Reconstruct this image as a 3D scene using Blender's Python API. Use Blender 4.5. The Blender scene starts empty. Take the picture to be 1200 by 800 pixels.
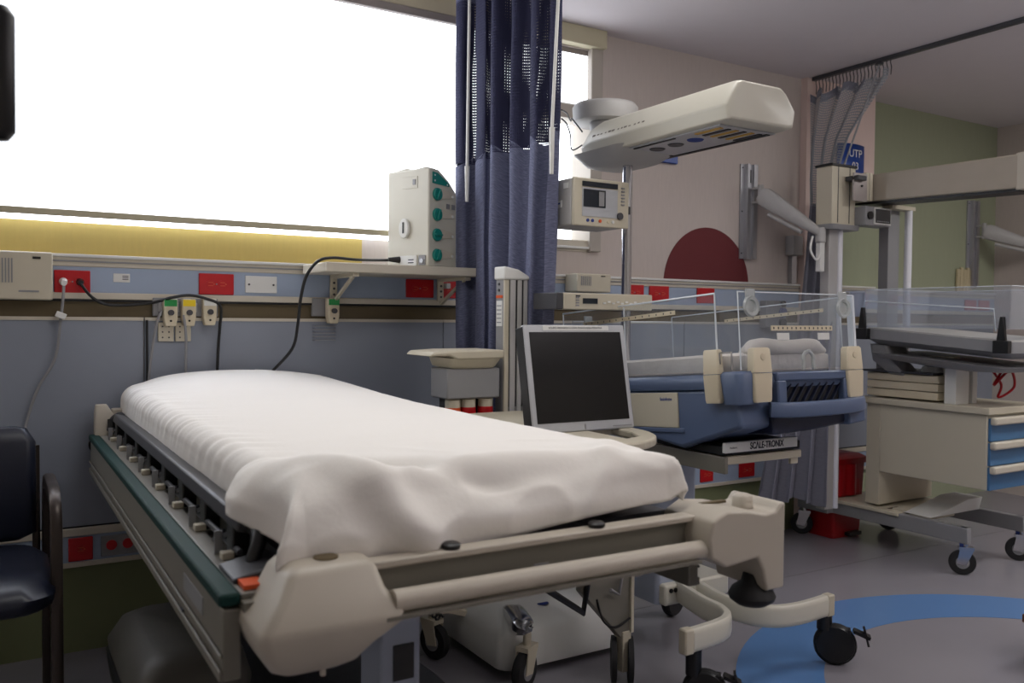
import bpy, bmesh, math, random
from mathutils import Vector, Matrix, noise
random.seed(7)
SC = bpy.context.scene
COL = SC.collection
PI = math.pi
# ------------------------------------------------------------------ camera
cam_d = bpy.data.cameras.new('camera'); cam = bpy.data.objects.new('camera', cam_d); COL.objects.link(cam)
cam_d.sensor_width = 36.0; cam_d.lens = 1008.67 * 36 / 1200; cam_d.clip_start = 0.05; cam_d.clip_end = 60
yaw, pit, rol = 0.54465, -0.02716, 0.00949
fw = Vector((math.sin(yaw) * math.cos(pit), math.cos(yaw) * math.cos(pit), math.sin(pit)))
r0 = Vector((math.cos(yaw), -math.sin(yaw), 0)); u0 = r0.cross(fw)
rt = r0 * math.cos(rol) + u0 * math.sin(rol); up = u0 * math.cos(rol) - r0 * math.sin(rol)
mw = Matrix((rt, up, -fw)).transposed().to_4x4(); mw.translation = Vector((0, 0, 1.2))
cam.matrix_world = mw
cam_d.dof.use_dof = True; cam_d.dof.focus_distance = 3.1; cam_d.dof.aperture_fstop = 4.5
SC.camera = cam
# ------------------------------------------------------------------ world, light, exposure
wd = bpy.data.worlds.new('world'); SC.world = wd; wd.use_nodes = True
wd.node_tree.nodes['Background'].inputs[0].default_value = (0.75, 0.85, 1.0, 1)
wd.node_tree.nodes['Background'].inputs[1].default_value = 0.6
SC.view_settings.view_transform = 'Standard'; SC.view_settings.look = 'None'
SC.view_settings.gamma = 1.0; SC.view_settings.exposure = 0.08; SC.view_settings.use_curve_mapping = False
SC.cycles.use_denoising = True
SC.cycles.max_bounces = 10; SC.cycles.diffuse_bounces = 5; SC.cycles.transparent_max_bounces = 24
SC.cycles.sample_clamp_indirect = 4.0
BLIND = 2.3         # radiance of the daylight coming through the blind
def area_lamp(name, loc, sx, sy, w, col):
    l = bpy.data.lights.new(name, 'AREA'); l.shape = 'RECTANGLE'; l.size = sx; l.size_y = sy
    l.energy = w; l.color = col
    o = bpy.data.objects.new(name, l); COL.objects.link(o); o.location = loc
    return o
UNSEEN_LAMPS = [((0.85, 1.55), 0.9, 0.5, 8.5, (1.0, 0.99, 0.95)), ((4.7, 1.3), 1.2, 0.3, 26.0, (1.0, 0.98, 0.96)), ((2.3, 2.15), 0.8, 0.4, 5.0, (1.0, 0.97, 0.95))]  # unseen ceiling lamps; those over right bay and warmer are added fill
for (lx, ly), sx_, sy_, w_, c_ in UNSEEN_LAMPS: area_lamp('unseen_ceiling_light', (lx, ly, 2.54), sx_, sy_, w_, c_)
UPL = area_lamp('added_uplight', (2.8, -0.3, 1.93), 2.0, 0.3, 58.0, (0.98, 0.98, 0.97)); UPL.rotation_euler = (PI, 0, 0)   # unseen uplight added behind the camera to brighten ceiling and upper walls

# ------------------------------------------------------------------ materials
def s2l(c): return tuple(((v / 255) / 12.92 if v / 255 <= 0.04045 else ((v / 255 + 0.055) / 1.055) ** 2.4) for v in c)
def mat(name, rgb, rough=0.5, metal=0.0, var=0.06, scale=12.0, bump=0.0, bscale=80.0, stretch=(1, 1, 1), coat=0.0, spec=0.5):
    m = bpy.data.materials.new(name); m.use_nodes = True; nt = m.node_tree; N = nt.nodes; L = nt.links
    b = N['Principled BSDF']; b.inputs['Roughness'].default_value = rough; b.inputs['Metallic'].default_value = metal
    b.inputs['Specular IOR Level'].default_value = spec; b.inputs['Coat Weight'].default_value = coat
    tc = N.new('ShaderNodeTexCoord'); mp = N.new('ShaderNodeMapping'); mp.inputs['Scale'].default_value = stretch
    L.new(tc.outputs['Object'], mp.inputs['Vector'])
    nz = N.new('ShaderNodeTexNoise'); nz.inputs['Scale'].default_value = scale; nz.inputs['Detail'].default_value = 4
    L.new(mp.outputs[0], nz.inputs['Vector'])
    c = s2l(rgb)
    mx = N.new('ShaderNodeMix'); mx.data_type = 'RGBA'
    mx.inputs[6].default_value = tuple(v * (1 - var) for v in c) + (1,); mx.inputs[7].default_value = tuple(min(1, v * (1 + var)) for v in c) + (1,)
    L.new(nz.outputs['Fac'], mx.inputs[0]); L.new(mx.outputs[2], b.inputs['Base Color'])
    if bump:
        n2 = N.new('ShaderNodeTexNoise'); n2.inputs['Scale'].default_value = bscale; L.new(mp.outputs[0], n2.inputs['Vector'])
        bp = N.new('ShaderNodeBump'); bp.inputs['Strength'].default_value = bump; bp.inputs['Distance'].default_value = 0.01
        L.new(n2.outputs['Fac'], bp.inputs['Height']); L.new(bp.outputs[0], b.inputs['Normal'])
    return m
def emis(name, rgb, st, grain=0.0):
    m = bpy.data.materials.new(name); m.use_nodes = True; nt = m.node_tree; b = nt.nodes['Principled BSDF']
    b.inputs['Base Color'].default_value = tuple(s2l(rgb)) + (1,); b.inputs['Emission Color'].default_value = tuple(s2l(rgb)) + (1,)
    b.inputs['Emission Strength'].default_value = st; b.inputs['Roughness'].default_value = 0.9
    return m
def acrylic(name, tint=(0.93, 0.95, 0.97), haze=0.05, refl=1.0):
    m = bpy.data.materials.new(name); m.use_nodes = True; nt = m.node_tree; N = nt.nodes; L = nt.links
    for n in list(N): N.remove(n)
    out = N.new('ShaderNodeOutputMaterial'); tr = N.new('ShaderNodeBsdfTransparent'); tr.inputs[0].default_value = tint + (1,)
    gl = N.new('ShaderNodeBsdfGlossy'); gl.inputs['Roughness'].default_value = 0.06
    df = N.new('ShaderNodeBsdfDiffuse'); df.inputs[0].default_value = (0.75, 0.77, 0.8, 1)
    lw = N.new('ShaderNodeLayerWeight'); lw.inputs['Blend'].default_value = 0.5
    pw = N.new('ShaderNodeMath'); pw.operation = 'POWER'; pw.inputs[1].default_value = 5.0; L.new(lw.outputs['Facing'], pw.inputs[0])
    fr = N.new('ShaderNodeMath'); fr.operation = 'MULTIPLY_ADD'; fr.inputs[1].default_value = 0.85; fr.inputs[2].default_value = 0.04; L.new(pw.outputs[0], fr.inputs[0])
    m1 = N.new('ShaderNodeMixShader'); m1.inputs[0].default_value = haze; L.new(tr.outputs[0], m1.inputs[1]); L.new(df.outputs[0], m1.inputs[2])
    m2 = N.new('ShaderNodeMixShader'); L.new(fr.outputs[0], m2.inputs[0]); L.new(m1.outputs[0], m2.inputs[1]); L.new(gl.outputs[0], m2.inputs[2])
    L.new(m2.outputs[0], out.inputs[0]); return m
def net_mat(name, rgb, su, sv, hole, fill=1.0):
    # knitted mesh: a regular grid of holes over the cloth's own UV coordinates
    m = bpy.data.materials.new(name); m.use_nodes = True; nt = m.node_tree; N = nt.nodes; L = nt.links
    b = N['Principled BSDF']; b.inputs['Base Color'].default_value = s2l(rgb) + (1,); b.inputs['Roughness'].default_value = 0.85
    uv = N.new('ShaderNodeTexCoord'); sp = N.new('ShaderNodeSeparateXYZ'); L.new(uv.outputs['UV'], sp.inputs[0])
    def wave(sock, k):
        a = N.new('ShaderNodeMath'); a.operation = 'MULTIPLY'; a.inputs[1].default_value = k; L.new(sock, a.inputs[0])
        c = N.new('ShaderNodeMath'); c.operation = 'PINGPONG'; c.inputs[1].default_value = 0.5; L.new(a.outputs[0], c.inputs[0])
        g = N.new('ShaderNodeMath'); g.operation = 'GREATER_THAN'; g.inputs[1].default_value = hole; L.new(c.outputs[0], g.inputs[0]); return g.outputs[0]
    mu = N.new('ShaderNodeMath'); mu.operation = 'MULTIPLY'; L.new(wave(sp.outputs[0], su), mu.inputs[0]); L.new(wave(sp.outputs[1], sv), mu.inputs[1])
    if fill < 1:
        q = N.new('ShaderNodeMath'); q.operation = 'MULTIPLY_ADD'; q.inputs[1].default_value = fill; q.inputs[2].default_value = 1 - fill; L.new(mu.outputs[0], q.inputs[0])
    tr = N.new('ShaderNodeBsdfTransparent'); mx = N.new('ShaderNodeMixShader')
    L.new(mu.outputs[0], mx.inputs[0]); L.new(b.outputs[0], mx.inputs[1]); L.new(tr.outputs[0], mx.inputs[2])
    L.new(mx.outputs[0], N['Material Output'].inputs[0]); return m
def weave_mat(name, rgb, rgb2, sc=260):
    m = mat(name, rgb, 0.9, var=0.02); nt = m.node_tree; N = nt.nodes; L = nt.links; b = N['Principled BSDF']
    tc = N.new('ShaderNodeTexCoord'); mp = N.new('ShaderNodeMapping'); mp.inputs['Scale'].default_value = (0.12, 1, 1); L.new(tc.outputs['UV'], mp.inputs[0])
    nz = N.new('ShaderNodeTexNoise'); nz.inputs['Scale'].default_value = sc; nz.inputs['Detail'].default_value = 2; L.new(mp.outputs[0], nz.inputs[0])
    cr = N.new('ShaderNodeMapRange'); cr.inputs[1].default_value = 0.35; cr.inputs[2].default_value = 0.68; L.new(nz.outputs['Fac'], cr.inputs[0])
    mx = N.new('ShaderNodeMix'); mx.data_type = 'RGBA'; mx.inputs[6].default_value = s2l(rgb) + (1,); mx.inputs[7].default_value = s2l(rgb2) + (1,)
    L.new(cr.outputs[0], mx.inputs[0]); L.new(mx.outputs[2], b.inputs['Base Color']); return m

M = {}
M['wall'] = mat('wall_paper', (198, 187, 180), 0.9, var=0.07, scale=30, stretch=(3, 3, 0.35))
M['pier'] = mat('pier_paper', (226, 204, 196), 0.9, var=0.04, scale=30, stretch=(3, 3, 0.35))
M['green'] = mat('green_paper', (160, 166, 140), 0.9, var=0.05, scale=20, stretch=(3, 3, 0.35))
M['wgreen'] = mat('low_green_paint', (122, 128, 92), 0.8, var=0.05)
M['yellow'] = mat('yellow_paint', (196, 172, 98), 0.85, var=0.07, scale=40, stretch=(2, 2, 0.3))
M['ceil'] = mat('ceiling_paint', (214, 207, 209), 0.95, var=0.02)
M['panel'] = mat('blue_grey_laminate', (138, 144, 156), 0.55, var=0.03)
M['stripb'] = mat('blue_laminate_band', (156, 170, 192), 0.5, var=0.03)
M['cream'] = mat('cream_aluminium', (202, 194, 178), 0.45, var=0.03)
M['brown'] = mat('brown_rail_channel', (92, 78, 50), 0.5, var=0.05)
M['floor'] = mat('vinyl_floor', (140, 137, 144), 0.22, var=0.07, scale=3.2, spec=0.5)
M['bluefl'] = mat('blue_vinyl', (92, 132, 184), 0.25, var=0.04, scale=5)
M['red'] = mat('red_outlet', (186, 16, 26), 0.35, var=0.03)
M['outm'] = mat('outlet_slots', (206, 90, 60), 0.4)
M['black'] = mat('black_plastic', (16, 16, 18), 0.4)
M['blackm'] = mat('matt_black', (22, 22, 24), 0.7)
M['dgrey'] = mat('dark_grey_metal', (70, 70, 74), 0.4, 0.3)
M['grey'] = mat('grey_plastic', (140, 140, 142), 0.45)
M['bge'] = mat('beige_plastic', (198, 190, 170), 0.4, var=0.03)
M['bge2'] = mat('warm_beige_plastic', (208, 196, 170), 0.45, var=0.03)
M['bed'] = mat('stretcher_enamel', (186, 178, 164), 0.4, var=0.03)
M['bedg'] = mat('stretcher_panel_grey', (120, 116, 106), 0.45, var=0.04)
M['teal'] = mat('teal_bumper', (8, 48, 44), 0.6, spec=0.25)
M['white'] = mat('white_plastic', (222, 222, 218), 0.4, var=0.02)
M['offw'] = mat('off_white_enamel', (204, 200, 186), 0.35, var=0.02)
M['chrome'] = mat('chrome', (200, 200, 204), 0.18, 1.0, var=0.02)
M['alu'] = mat('brushed_aluminium', (176, 176, 180), 0.35, 0.8, var=0.05, scale=60, stretch=(1, 1, 0.05))
M['rubber'] = mat('rubber', (24, 24, 26), 0.7)
M['sheet'] = mat('cotton_sheet', (238, 234, 228), 0.95, var=0.015, scale=6, bump=0.05, bscale=90)
M['shroud'] = mat('dark_shroud_plastic', (76, 74, 68), 0.5)
M['deck'] = mat('deck_rail_grey', (120, 116, 108), 0.4)
M['matt'] = mat('mattress_vinyl', (60, 60, 70), 0.5)
M['bluebody'] = mat('blue_warmer_plastic', (86, 101, 130), 0.38, var=0.03)
M['bluedk'] = mat('navy_warmer_plastic', (26, 34, 58), 0.45)
M['ltblue'] = mat('light_blue_column', (156, 164, 182), 0.5)
M['drawer'] = mat('blue_drawer', (66, 110, 152), 0.45)
M['linen'] = mat('cream_linen', (226, 216, 206), 0.9, var=0.07, scale=14, bump=0.6, bscale=22)
M['tealk'] = mat('teal_knob', (12, 128, 118), 0.35)
M['navy'] = mat('navy_upholstery', (20, 25, 42), 0.38)
M['chairm'] = mat('chair_tube', (66, 58, 54), 0.35, 0.6)
M['silver'] = mat('silver_bezel', (178, 180, 184), 0.35, 0.1)
M['screen'] = mat('dark_screen', (16, 16, 17), 0.16, var=0.02)
M['lcd'] = mat('lcd_window', (30, 36, 44), 0.2)
M['maroon'] = mat('maroon_vinyl_disc', (104, 38, 42), 0.8, var=0.03)
M['signb'] = mat('blue_sign', (24, 66, 150), 0.35)
M['redbin'] = mat('red_bin_plastic', (150, 8, 18), 0.35, var=0.05)
M['bag'] = mat('red_bag', (176, 14, 26), 0.3, var=0.1)
M['foil'] = mat('reflector_foil', (196, 196, 190), 0.25, 0.9)
M['amber'] = mat('amber_label', (190, 150, 60), 0.5)
M['wood'] = mat('brown_wood', (92, 54, 36), 0.5, var=0.15, scale=8, stretch=(1, 1, 0.1))
M['ink'] = mat('dark_ink', (40, 40, 52), 0.7)
M['blueink'] = mat('blue_ink', (40, 60, 130), 0.7)
M['greenl'] = mat('green_label', (20, 140, 66), 0.5)
M['yell'] = mat('yellow_label', (232, 200, 20), 0.5)
M['orange'] = mat('orange_label', (216, 84, 30), 0.5)
M['steel'] = mat('stainless_plate', (176, 168, 166), 0.35, 0.5, var=0.2, scale=6)
M['acr'] = acrylic('clear_acrylic')
M['acrs'] = acrylic('clear_acrylic_tray', (0.9, 0.92, 0.95), 0.14)
M['acre'] = mat('acrylic_polished_edge', (220, 226, 232), 0.2)
M['blind'] = emis('backlit_blind_cloth', (244, 248, 255), BLIND)
M['pane'] = emis('bright_daylight_pane', (244, 249, 255), 3.2)
M['oliveb'] = mat('blind_rail_grey', (182, 174, 148), 0.6)
M['pelmet'] = mat('pelmet_paint', (196, 188, 160), 0.7)
M['frame'] = mat('window_frame_paint', (176, 168, 158), 0.6)
M['headrail'] = mat('headrail_grey', (140, 132, 127), 0.6)
M['cloth1'] = weave_mat('navy_curtain_weave', (88, 92, 118), (116, 120, 146), 300)
M['net1'] = net_mat('navy_net', (42, 44, 74), 120, 84, 0.33)
M['cloth2'] = weave_mat('grey_curtain_weave', (118, 118, 130), (124, 124, 136), 200)
M['net2'] = net_mat('pale_grey_net', (150, 154, 160), 80, 52, 0.23)

# ------------------------------------------------------------------ mesh builder (world coordinates unless local=True)
class MB:
    def __init__(s): s.v = []; s.f = []; s.uv = None
    def add(s, vs, fs):
        n = len(s.v); s.v += [tuple(v) for v in vs]; s.f += [tuple(i + n for i in f) for f in fs]; return s
    def box(s, x0, x1, y0, y1, z0, z1, R=None, c=None):
        vs = [Vector((x, y, z)) for z in (z0, z1) for y in (y0, y1) for x in (x0, x1)]
        if R is not None:
            cc = Vector(c) if c else sum(vs, Vector()) / 8
            vs = [R @ (v - cc) + cc for v in vs]
        return s.add(vs, [(0, 2, 3, 1), (4, 5, 7, 6), (0, 1, 5, 4), (2, 6, 7, 3), (0, 4, 6, 2), (1, 3, 7, 5)])
    def cyl(s, p0, p1, r, r2=None, n=16):
        p0 = Vector(p0); p1 = Vector(p1); r2 = r if r2 is None else r2
        d = (p1 - p0).normalized(); a = d.orthogonal().normalized(); b = d.cross(a)
        vs = [p0 + (a * math.cos(t) + b * math.sin(t)) * r for t in [2 * PI * i / n for i in range(n)]]
        vs += [p1 + (a * math.cos(t) + b * math.sin(t)) * r2 for t in [2 * PI * i / n for i in range(n)]]
        fs = [(i, (i + 1) % n, n + (i + 1) % n, n + i) for i in range(n)] + [tuple(range(n))[::-1], tuple(range(n, 2 * n))]
        return s.add(vs, fs)
    def tube(s, pts, r, n=8, flat=None, upv=None):
        pts = [Vector(p) for p in pts]; vs = []; m = len(pts); a = None
        for i, p in enumerate(pts):
            t = (pts[min(i + 1, m - 1)] - pts[max(i - 1, 0)]).normalized()
            if upv is not None: a = t.cross(Vector(upv)).normalized()
            elif a is None: a = t.orthogonal().normalized()
            else: a = (a - t * a.dot(t)).normalized()
            b = t.cross(a); ra, rb = (r, r) if flat is None else flat
            for k in range(n):
                th = 2 * PI * (k + 0.5) / n
                ca, sa = math.cos(th), math.sin(th)
                if flat is not None:      # rounded-rectangle section
                    ca = math.copysign(abs(ca) ** 0.45, ca); sa = math.copysign(abs(sa) ** 0.45, sa)
                vs.append(p + a * ca * ra + b * sa * rb)
        fs = [(i * n + k, i * n + (k + 1) % n, (i + 1) * n + (k + 1) % n, (i + 1) * n + k) for i in range(m - 1) for k in range(n)]
        fs += [tuple(range(n))[::-1], tuple(range((m - 1) * n, m * n))]
        return s.add(vs, fs)
    def prism(s, poly, ax, a, b):
        # poly: 2D points in the two remaining axes (x,y,z order), extruded along ax from a to b
        def mk(p, t):
            return {'x': (t, p[0], p[1]), 'y': (p[0], t, p[1]), 'z': (p[0], p[1], t)}[ax]
        n = len(poly); vs = [mk(p, a) for p in poly] + [mk(p, b) for p in poly]
        return s.add(vs, [(i, (i + 1) % n, n + (i + 1) % n, n + i) for i in range(n)] + [tuple(range(n))[::-1], tuple(range(n, 2 * n))])
    def loft(s, rings):
        # rings: (cx, cy, z, hx, hy, rad) stacked rounded rectangles
        k = 5; n = 4 * k; vs = []
        for cx, cy, z, hx, hy, r in rings:
            for q, (sx, sy) in enumerate(((1, 1), (-1, 1), (-1, -1), (1, -1))):
                for i in range(k):
                    t = q * PI / 2 + PI / 2 * i / (k - 1)
                    vs.append((cx + sx * (hx - r) + r * math.cos(t), cy + sy * (hy - r) + r * math.sin(t), z))
        m = len(rings)
        fs = [(j * n + i, j * n + (i + 1) % n, (j + 1) * n + (i + 1) % n, (j + 1) * n + i) for j in range(m - 1) for i in range(n)]
        fs += [tuple(range(n))[::-1], tuple(range((m - 1) * n, m * n))]
        return s.add(vs, fs)
    def lathe(s, prof, c, n=20, ax='z', sgn=1):
        vs = []
        for r, h in prof:
            for i in range(n):
                t = 2 * PI * i / n; a, b = r * math.cos(t), r * math.sin(t)
                vs.append({'z': (c[0] + a, c[1] + b, c[2] + h * sgn), 'y': (c[0] + a, c[1] + h * sgn, c[2] + b), 'x': (c[0] + h * sgn, c[1] + a, c[2] + b)}[ax])
        m = len(prof)
        fs = [(j * n + i, j * n + (i + 1) % n, (j + 1) * n + (i + 1) % n, (j + 1) * n + i) for j in range(m - 1) for i in range(n)]
        fs += [tuple(range(n))[::-1], tuple(range((m - 1) * n, m * n))]
        return s.add(vs, fs)
    def grid(s, fn, nu, nv, uvs=(1, 1)):
        vs = [fn(i / nu, j / nv) for j in range(nv + 1) for i in range(nu + 1)]
        n0 = len(s.v)
        s.add(vs, [(j * (nu + 1) + i, j * (nu + 1) + i + 1, (j + 1) * (nu + 1) + i + 1, (j + 1) * (nu + 1) + i) for j in range(nv) for i in range(nu)])
        s.uv = (s.uv or []) + [(i / nu * uvs[0], j / nv * uvs[1]) for j in range(nv + 1) for i in range(nu + 1)]
        return s
    def map(s, fn): s.v = [tuple(fn(Vector(v))) for v in s.v]; return s
    def build(s, name, m, parent=None, bev=0.0, smooth=40, local=False, solid=0.0, seg=2):
        me = bpy.data.meshes.new(name)
        vs = s.v
        if parent is not None and not local:
            iv = ROOTM[parent.name].inverted(); vs = [iv @ Vector(v) for v in vs]
        elif parent is not None and local and parent.parent is not None: pass
        me.from_pydata([tuple(v) for v in vs], [], s.f); me.update()
        bm = bmesh.new(); bm.from_mesh(me)
        if not s.uv: bmesh.ops.recalc_face_normals(bm, faces=bm.faces)
        bm.to_mesh(me); bm.free()
        if s.uv:
            ul = me.uv_layers.new(name='UVMap')
            for lp in me.loops: ul.data[lp.index].uv = s.uv[lp.vertex_index]
        me.materials.append(M[m] if isinstance(m, str) else m)
        if smooth:
            for p in me.polygons: p.use_smooth = True
            me.set_sharp_from_angle(angle=math.radians(smooth))
        o = bpy.data.objects.new(name, me); COL.objects.link(o)
        if parent is not None:
            o.parent = parent
            ROOTM[o.name] = ROOTM[parent.name]
        else: ROOTM[o.name] = Matrix.Identity(4)
        if bev > 0:
            b = o.modifiers.new('bevel', 'BEVEL'); b.width = bev; b.segments = seg; b.limit_method = 'ANGLE'; b.angle_limit = math.radians(35)
            b.harden_normals = False
        if solid:
            q = o.modifiers.new('solidify', 'SOLIDIFY'); q.thickness = solid; q.offset = 0
        return o
ROOTM = {}
def thing(name, label, cat, loc=(0, 0, 0), rz=0.0, group=None):
    o = bpy.data.objects.new(name, None); COL.objects.link(o); o.empty_display_size = 0.05
    o.location = loc; o.rotation_euler = (0, 0, rz); o['label'] = label; o['category'] = cat
    if group: o['group'] = group
    ROOTM[o.name] = Matrix.Translation(Vector(loc)) @ Matrix.Rotation(rz, 4, 'Z')
    return o
def tag(o, label, cat, group=None):
    o['label'] = label; o['category'] = cat
    if group: o['group'] = group
    return o
def struct(o): o['kind'] = 'structure'; return o
def lab(o, t): o['label'] = t; return o
def B(*a, **k): return MB().box(*a, **k)
def text(body, size, m, parent, loc, rot=(PI / 2, 0, 0), ext=0.0006, name='lettering', align='CENTER', sx=1.0, bold=0.0):
    cu = bpy.data.curves.new(name, 'FONT'); cu.body = body; cu.size = size; cu.extrude = ext; cu.align_x = align; cu.align_y = 'CENTER'; cu.offset = bold
    t = bpy.data.objects.new('tmp', cu); COL.objects.link(t)
    bpy.context.view_layer.update()
    me = bpy.data.meshes.new_from_object(t.evaluated_get(bpy.context.evaluated_depsgraph_get()))
    bpy.data.objects.remove(t); bpy.data.curves.remove(cu)
    from mathutils import Euler
    T = Matrix.Translation(Vector(loc)) @ Euler(rot).to_matrix().to_4x4() @ Matrix.Diagonal((sx, 1, 1, 1))
    if parent is not None: T = ROOTM[parent.name].inverted() @ T
    me.transform(T); me.name = name; me.materials.clear(); me.materials.append(M[m])
    o = bpy.data.objects.new(name, me); COL.objects.link(o); o.parent = parent
    ROOTM[o.name] = ROOTM[parent.name] if parent is not None else Matrix.Identity(4)
    return o
def Rx(a): return Matrix.Rotation(a, 3, 'X')
def Ry(a): return Matrix.Rotation(a, 3, 'Y')
def Rz(a): return Matrix.Rotation(a, 3, 'Z')
def smoothpath(pts, n=8):
    P = [Vector(p) for p in pts]; out = []
    for i in range(len(P) - 1):
        p0 = P[max(i - 1, 0)]; p1 = P[i]; p2 = P[i + 1]; p3 = P[min(i + 2, len(P) - 1)]
        for k in range(n):
            t = k / n
            out.append(0.5 * ((2 * p1) + (p2 - p0) * t + (2 * p0 - 5 * p1 + 4 * p2 - p3) * t * t + (3 * p1 - p0 - 3 * p2 + p3) * t ** 3))
    out.append(P[-1]); return out

# ================================================================== SETTING
W = 3.39; G = 3.48; H = 2.58
fl = struct(B(-1.9, 6.3, -2.6, 3.9, -0.1, 0.0).build('floor', 'floor', smooth=0))
def ring(cx, cy, ri, ro, z, m, n=96, a0=0.0, a1=2 * PI):
    b = MB(); vs = []; k = n + 1
    for zz in (0.0002, z):
        for r in (ri, ro):
            vs += [(cx + r * math.cos(a0 + (a1 - a0) * i / n), cy + r * math.sin(a0 + (a1 - a0) * i / n), zz) for i in range(k)]
    fs = []
    for i in range(n):
        fs += [(2 * k + i, 3 * k + i, 3 * k + i + 1, 2 * k + i + 1), (k + i, 3 * k + i, 3 * k + i + 1, k + i + 1), (i, 2 * k + i, 2 * k + i + 1, i + 1)]
    return b.add(vs, fs)
ring(2.97, 1.26, 0.862, 1.15, 0.0012, 'bluefl').build('floor_inlay', 'bluefl', fl, smooth=0)
M['seam'] = mat('vinyl_seam', (96, 92, 96), 0.5)
for i, y in enumerate((0.9, 2.75)):
    B(-1.8, 6.1, y, y + 0.004, 0.0, 0.0006).build('floor_seam', 'seam', fl, smooth=0)
M['cream_wall'] = mat('cream_wall_paint', (226, 220, 208), 0.9, var=0.02)
struct(B(-1.9, 6.3, -2.6, 3.9, H, H + 0.1).build('ceiling', 'ceil', smooth=0))
OX0, OX1, OZ0, OZ1 = -1.5, 2.49, 1.522, 2.49
wb = MB()
wb.box(-1.9, 4.62, W, 3.62, 0, OZ0); wb.box(-1.9, 4.62, W, 3.62, OZ1, H)
wb.box(-1.9, OX0, W, 3.62, OZ0, OZ1); wb.box(OX1 + 0.0, 4.62, W, 3.62, OZ0, OZ1)
wall = struct(wb.build('wall_back', 'wall', smooth=0))
B(-1.8, 1.32, W - 0.0015, W + 0.001, 1.40, OZ0 - 0.001).build('paint_band', 'yellow', wall, smooth=0)
B(-1.8, 4.62, W - 0.0015, W + 0.001, 0.0, 0.315).build('low_paint_band', 'wgreen', wall, smooth=0)
struct(B(3.97, 4.575, W - 0.045, W, 0, H).build('wall_pier', 'pier', smooth=0))
struct(B(4.575, 6.3, G, 3.62, 0, H).build('wall_alcove', 'green', smooth=0))
struct(B(6.12, 6.3, -2.6, G, 0, H).build('wall_right', 'wall', smooth=0))
struct(B(-1.9, -1.8, -2.6, W, 0, H).build('wall_left', 'cream_wall', smooth=0))
struct(B(-1.8, 6.12, -2.6, -2.5, 0, H).build('wall_front', 'cream_wall', smooth=0))

# window with frame, transom, panes
wf = MB(); wf.box(OX0, OX1, 3.50, 3.56, OZ0, OZ0 + 0.004); 
win = struct(wf.build('window_1', 'headrail', smooth=0))
B(OX0, 2.0, 3.53, 3.54, OZ0, OZ1).build('pane', 'pane', win, smooth=0)
B(2.0, OX1, 3.53, 3.54, OZ0, OZ1).build('pane', 'pane', win, smooth=0)
B(1.94, 2.00, 3.40, 3.53, OZ0, OZ1).build('mullion', 'headrail', win, bev=0.003)
B(2.00, OX1, 3.375, 3.50, 2.15, 2.215).build('transom', 'frame', win, bev=0.003)
B(2.0, 2.475, 3.385, 3.52, OZ0, 1.578).build('sill_rail', 'cream', win, bev=0.003)
B(2.0, OX1, 3.37, 3.50, 1.535, 1.547).build('sill_nosing', 'white', win, bev=0.002)
B(2.472, 2.54, 3.365, 3.525, 1.525, 2.50).build('jamb', 'frame', win, bev=0.004)
B(2.0, OX1, 3.40, 3.50, 2.465, OZ1).build('head_rail', 'headrail', win, bev=0.003)
struct(B(-1.79, 2.54, 3.335, W, 2.495, H).build('trim_1', 'pelmet', bev=0.004))
# roller blinds (lit from outside by the day)
bl = thing('roller_blind', 'long white roller blind glowing with daylight, drawn down over the wide window', 'blind', (0.2, 3.36, 2.49))
B(-1.55, 1.93, 3.352, 3.354, 1.556, 2.47).build('blind_cloth', 'blind', bl, smooth=0)
B(-1.55, 1.93, 3.345, 3.361, 1.537, 1.560).build('bottom_bar', 'oliveb', bl, bev=0.003)
B(-1.56, 1.94, 3.33, 3.385, 2.462, 2.495).build('head_box', 'headrail', bl, bev=0.003)
b2 = thing('roller_blind', 'short white blind pane over the top light right of the navy curtain', 'blind', (2.24, 3.40, 2.46))
B(2.005, 2.475, 3.40, 3.402, 2.225, 2.465).build('blind_cloth', 'blind', b2, smooth=0)
B(2.005, 2.478, 3.396, 3.406, 2.214, 2.226).build('bottom_bar', 'white', b2, smooth=0)

# ---------------------------------------------------------------- headwall panelling (fixed to the wall)
def headwall(idx, x0, x1, y, seams, low_x1=None):
    lx1 = low_x1 or x1
    root = struct(B(x0, x1, y - 0.022, y, 1.366, 1.408).build('trim_%d' % idx, 'cream', bev=0.003))
    B(x0, x1, y - 0.030, y - 0.018, 1.398, 1.409).build('top_lip', 'white', root, bev=0.002)
    B(x0, x1, y - 0.027, y - 0.02, 1.382, 1.387).build('rail_rib', 'grey', root)
    B(x0, x1, y - 0.018, y, 1.276, 1.366).build('outlet_band', 'stripb', root)
    B(x0, x1, y - 0.026, y, 1.252, 1.276).build('lower_rail', 'cream', root, bev=0.003)
    B(x0, x1, y - 0.010, y, 1.190, 1.252).build('rail_channel', 'brown', root)
    B(x0, x1, y - 0.024, y, 1.244, 1.252).build('channel_edge', 'blackm', root)
    xs = [x0] + seams + [x1]
    for a, b in zip(xs[:-1], xs[1:]):
        B(a + 0.002, b - 0.002, y - 0.02, y, 0.452, 1.186).build('wall_panel', 'panel', root, bev=0.002)
        B(a + 0.002, b - 0.002, y - 0.024, y - 0.016, 1.178, 1.190).build('panel_cap', 'cream', root)
    B(x0, lx1, y - 0.016, y, 0.446, 0.458).build('shadow_gap', 'blackm', root)
    B(x0, lx1, y - 0.026, y, 0.418, 0.446).build('skirting_rail', 'cream', root, bev=0.003)
    B(x0, lx1, y - 0.02, y, 0.326, 0.418).build('skirting_band', 'stripb', root)
    B(x0, lx1, y - 0.026, y, 0.308, 0.326).build('skirting_lip', 'cream', root, bev=0.002)
    return root
headwall(2, -1.78, 3.96, W, [-0.9, 0.477, 1.69, 2.55, 3.09])
headwall(3, 4.62, 6.10, G, [5.5])
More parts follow.
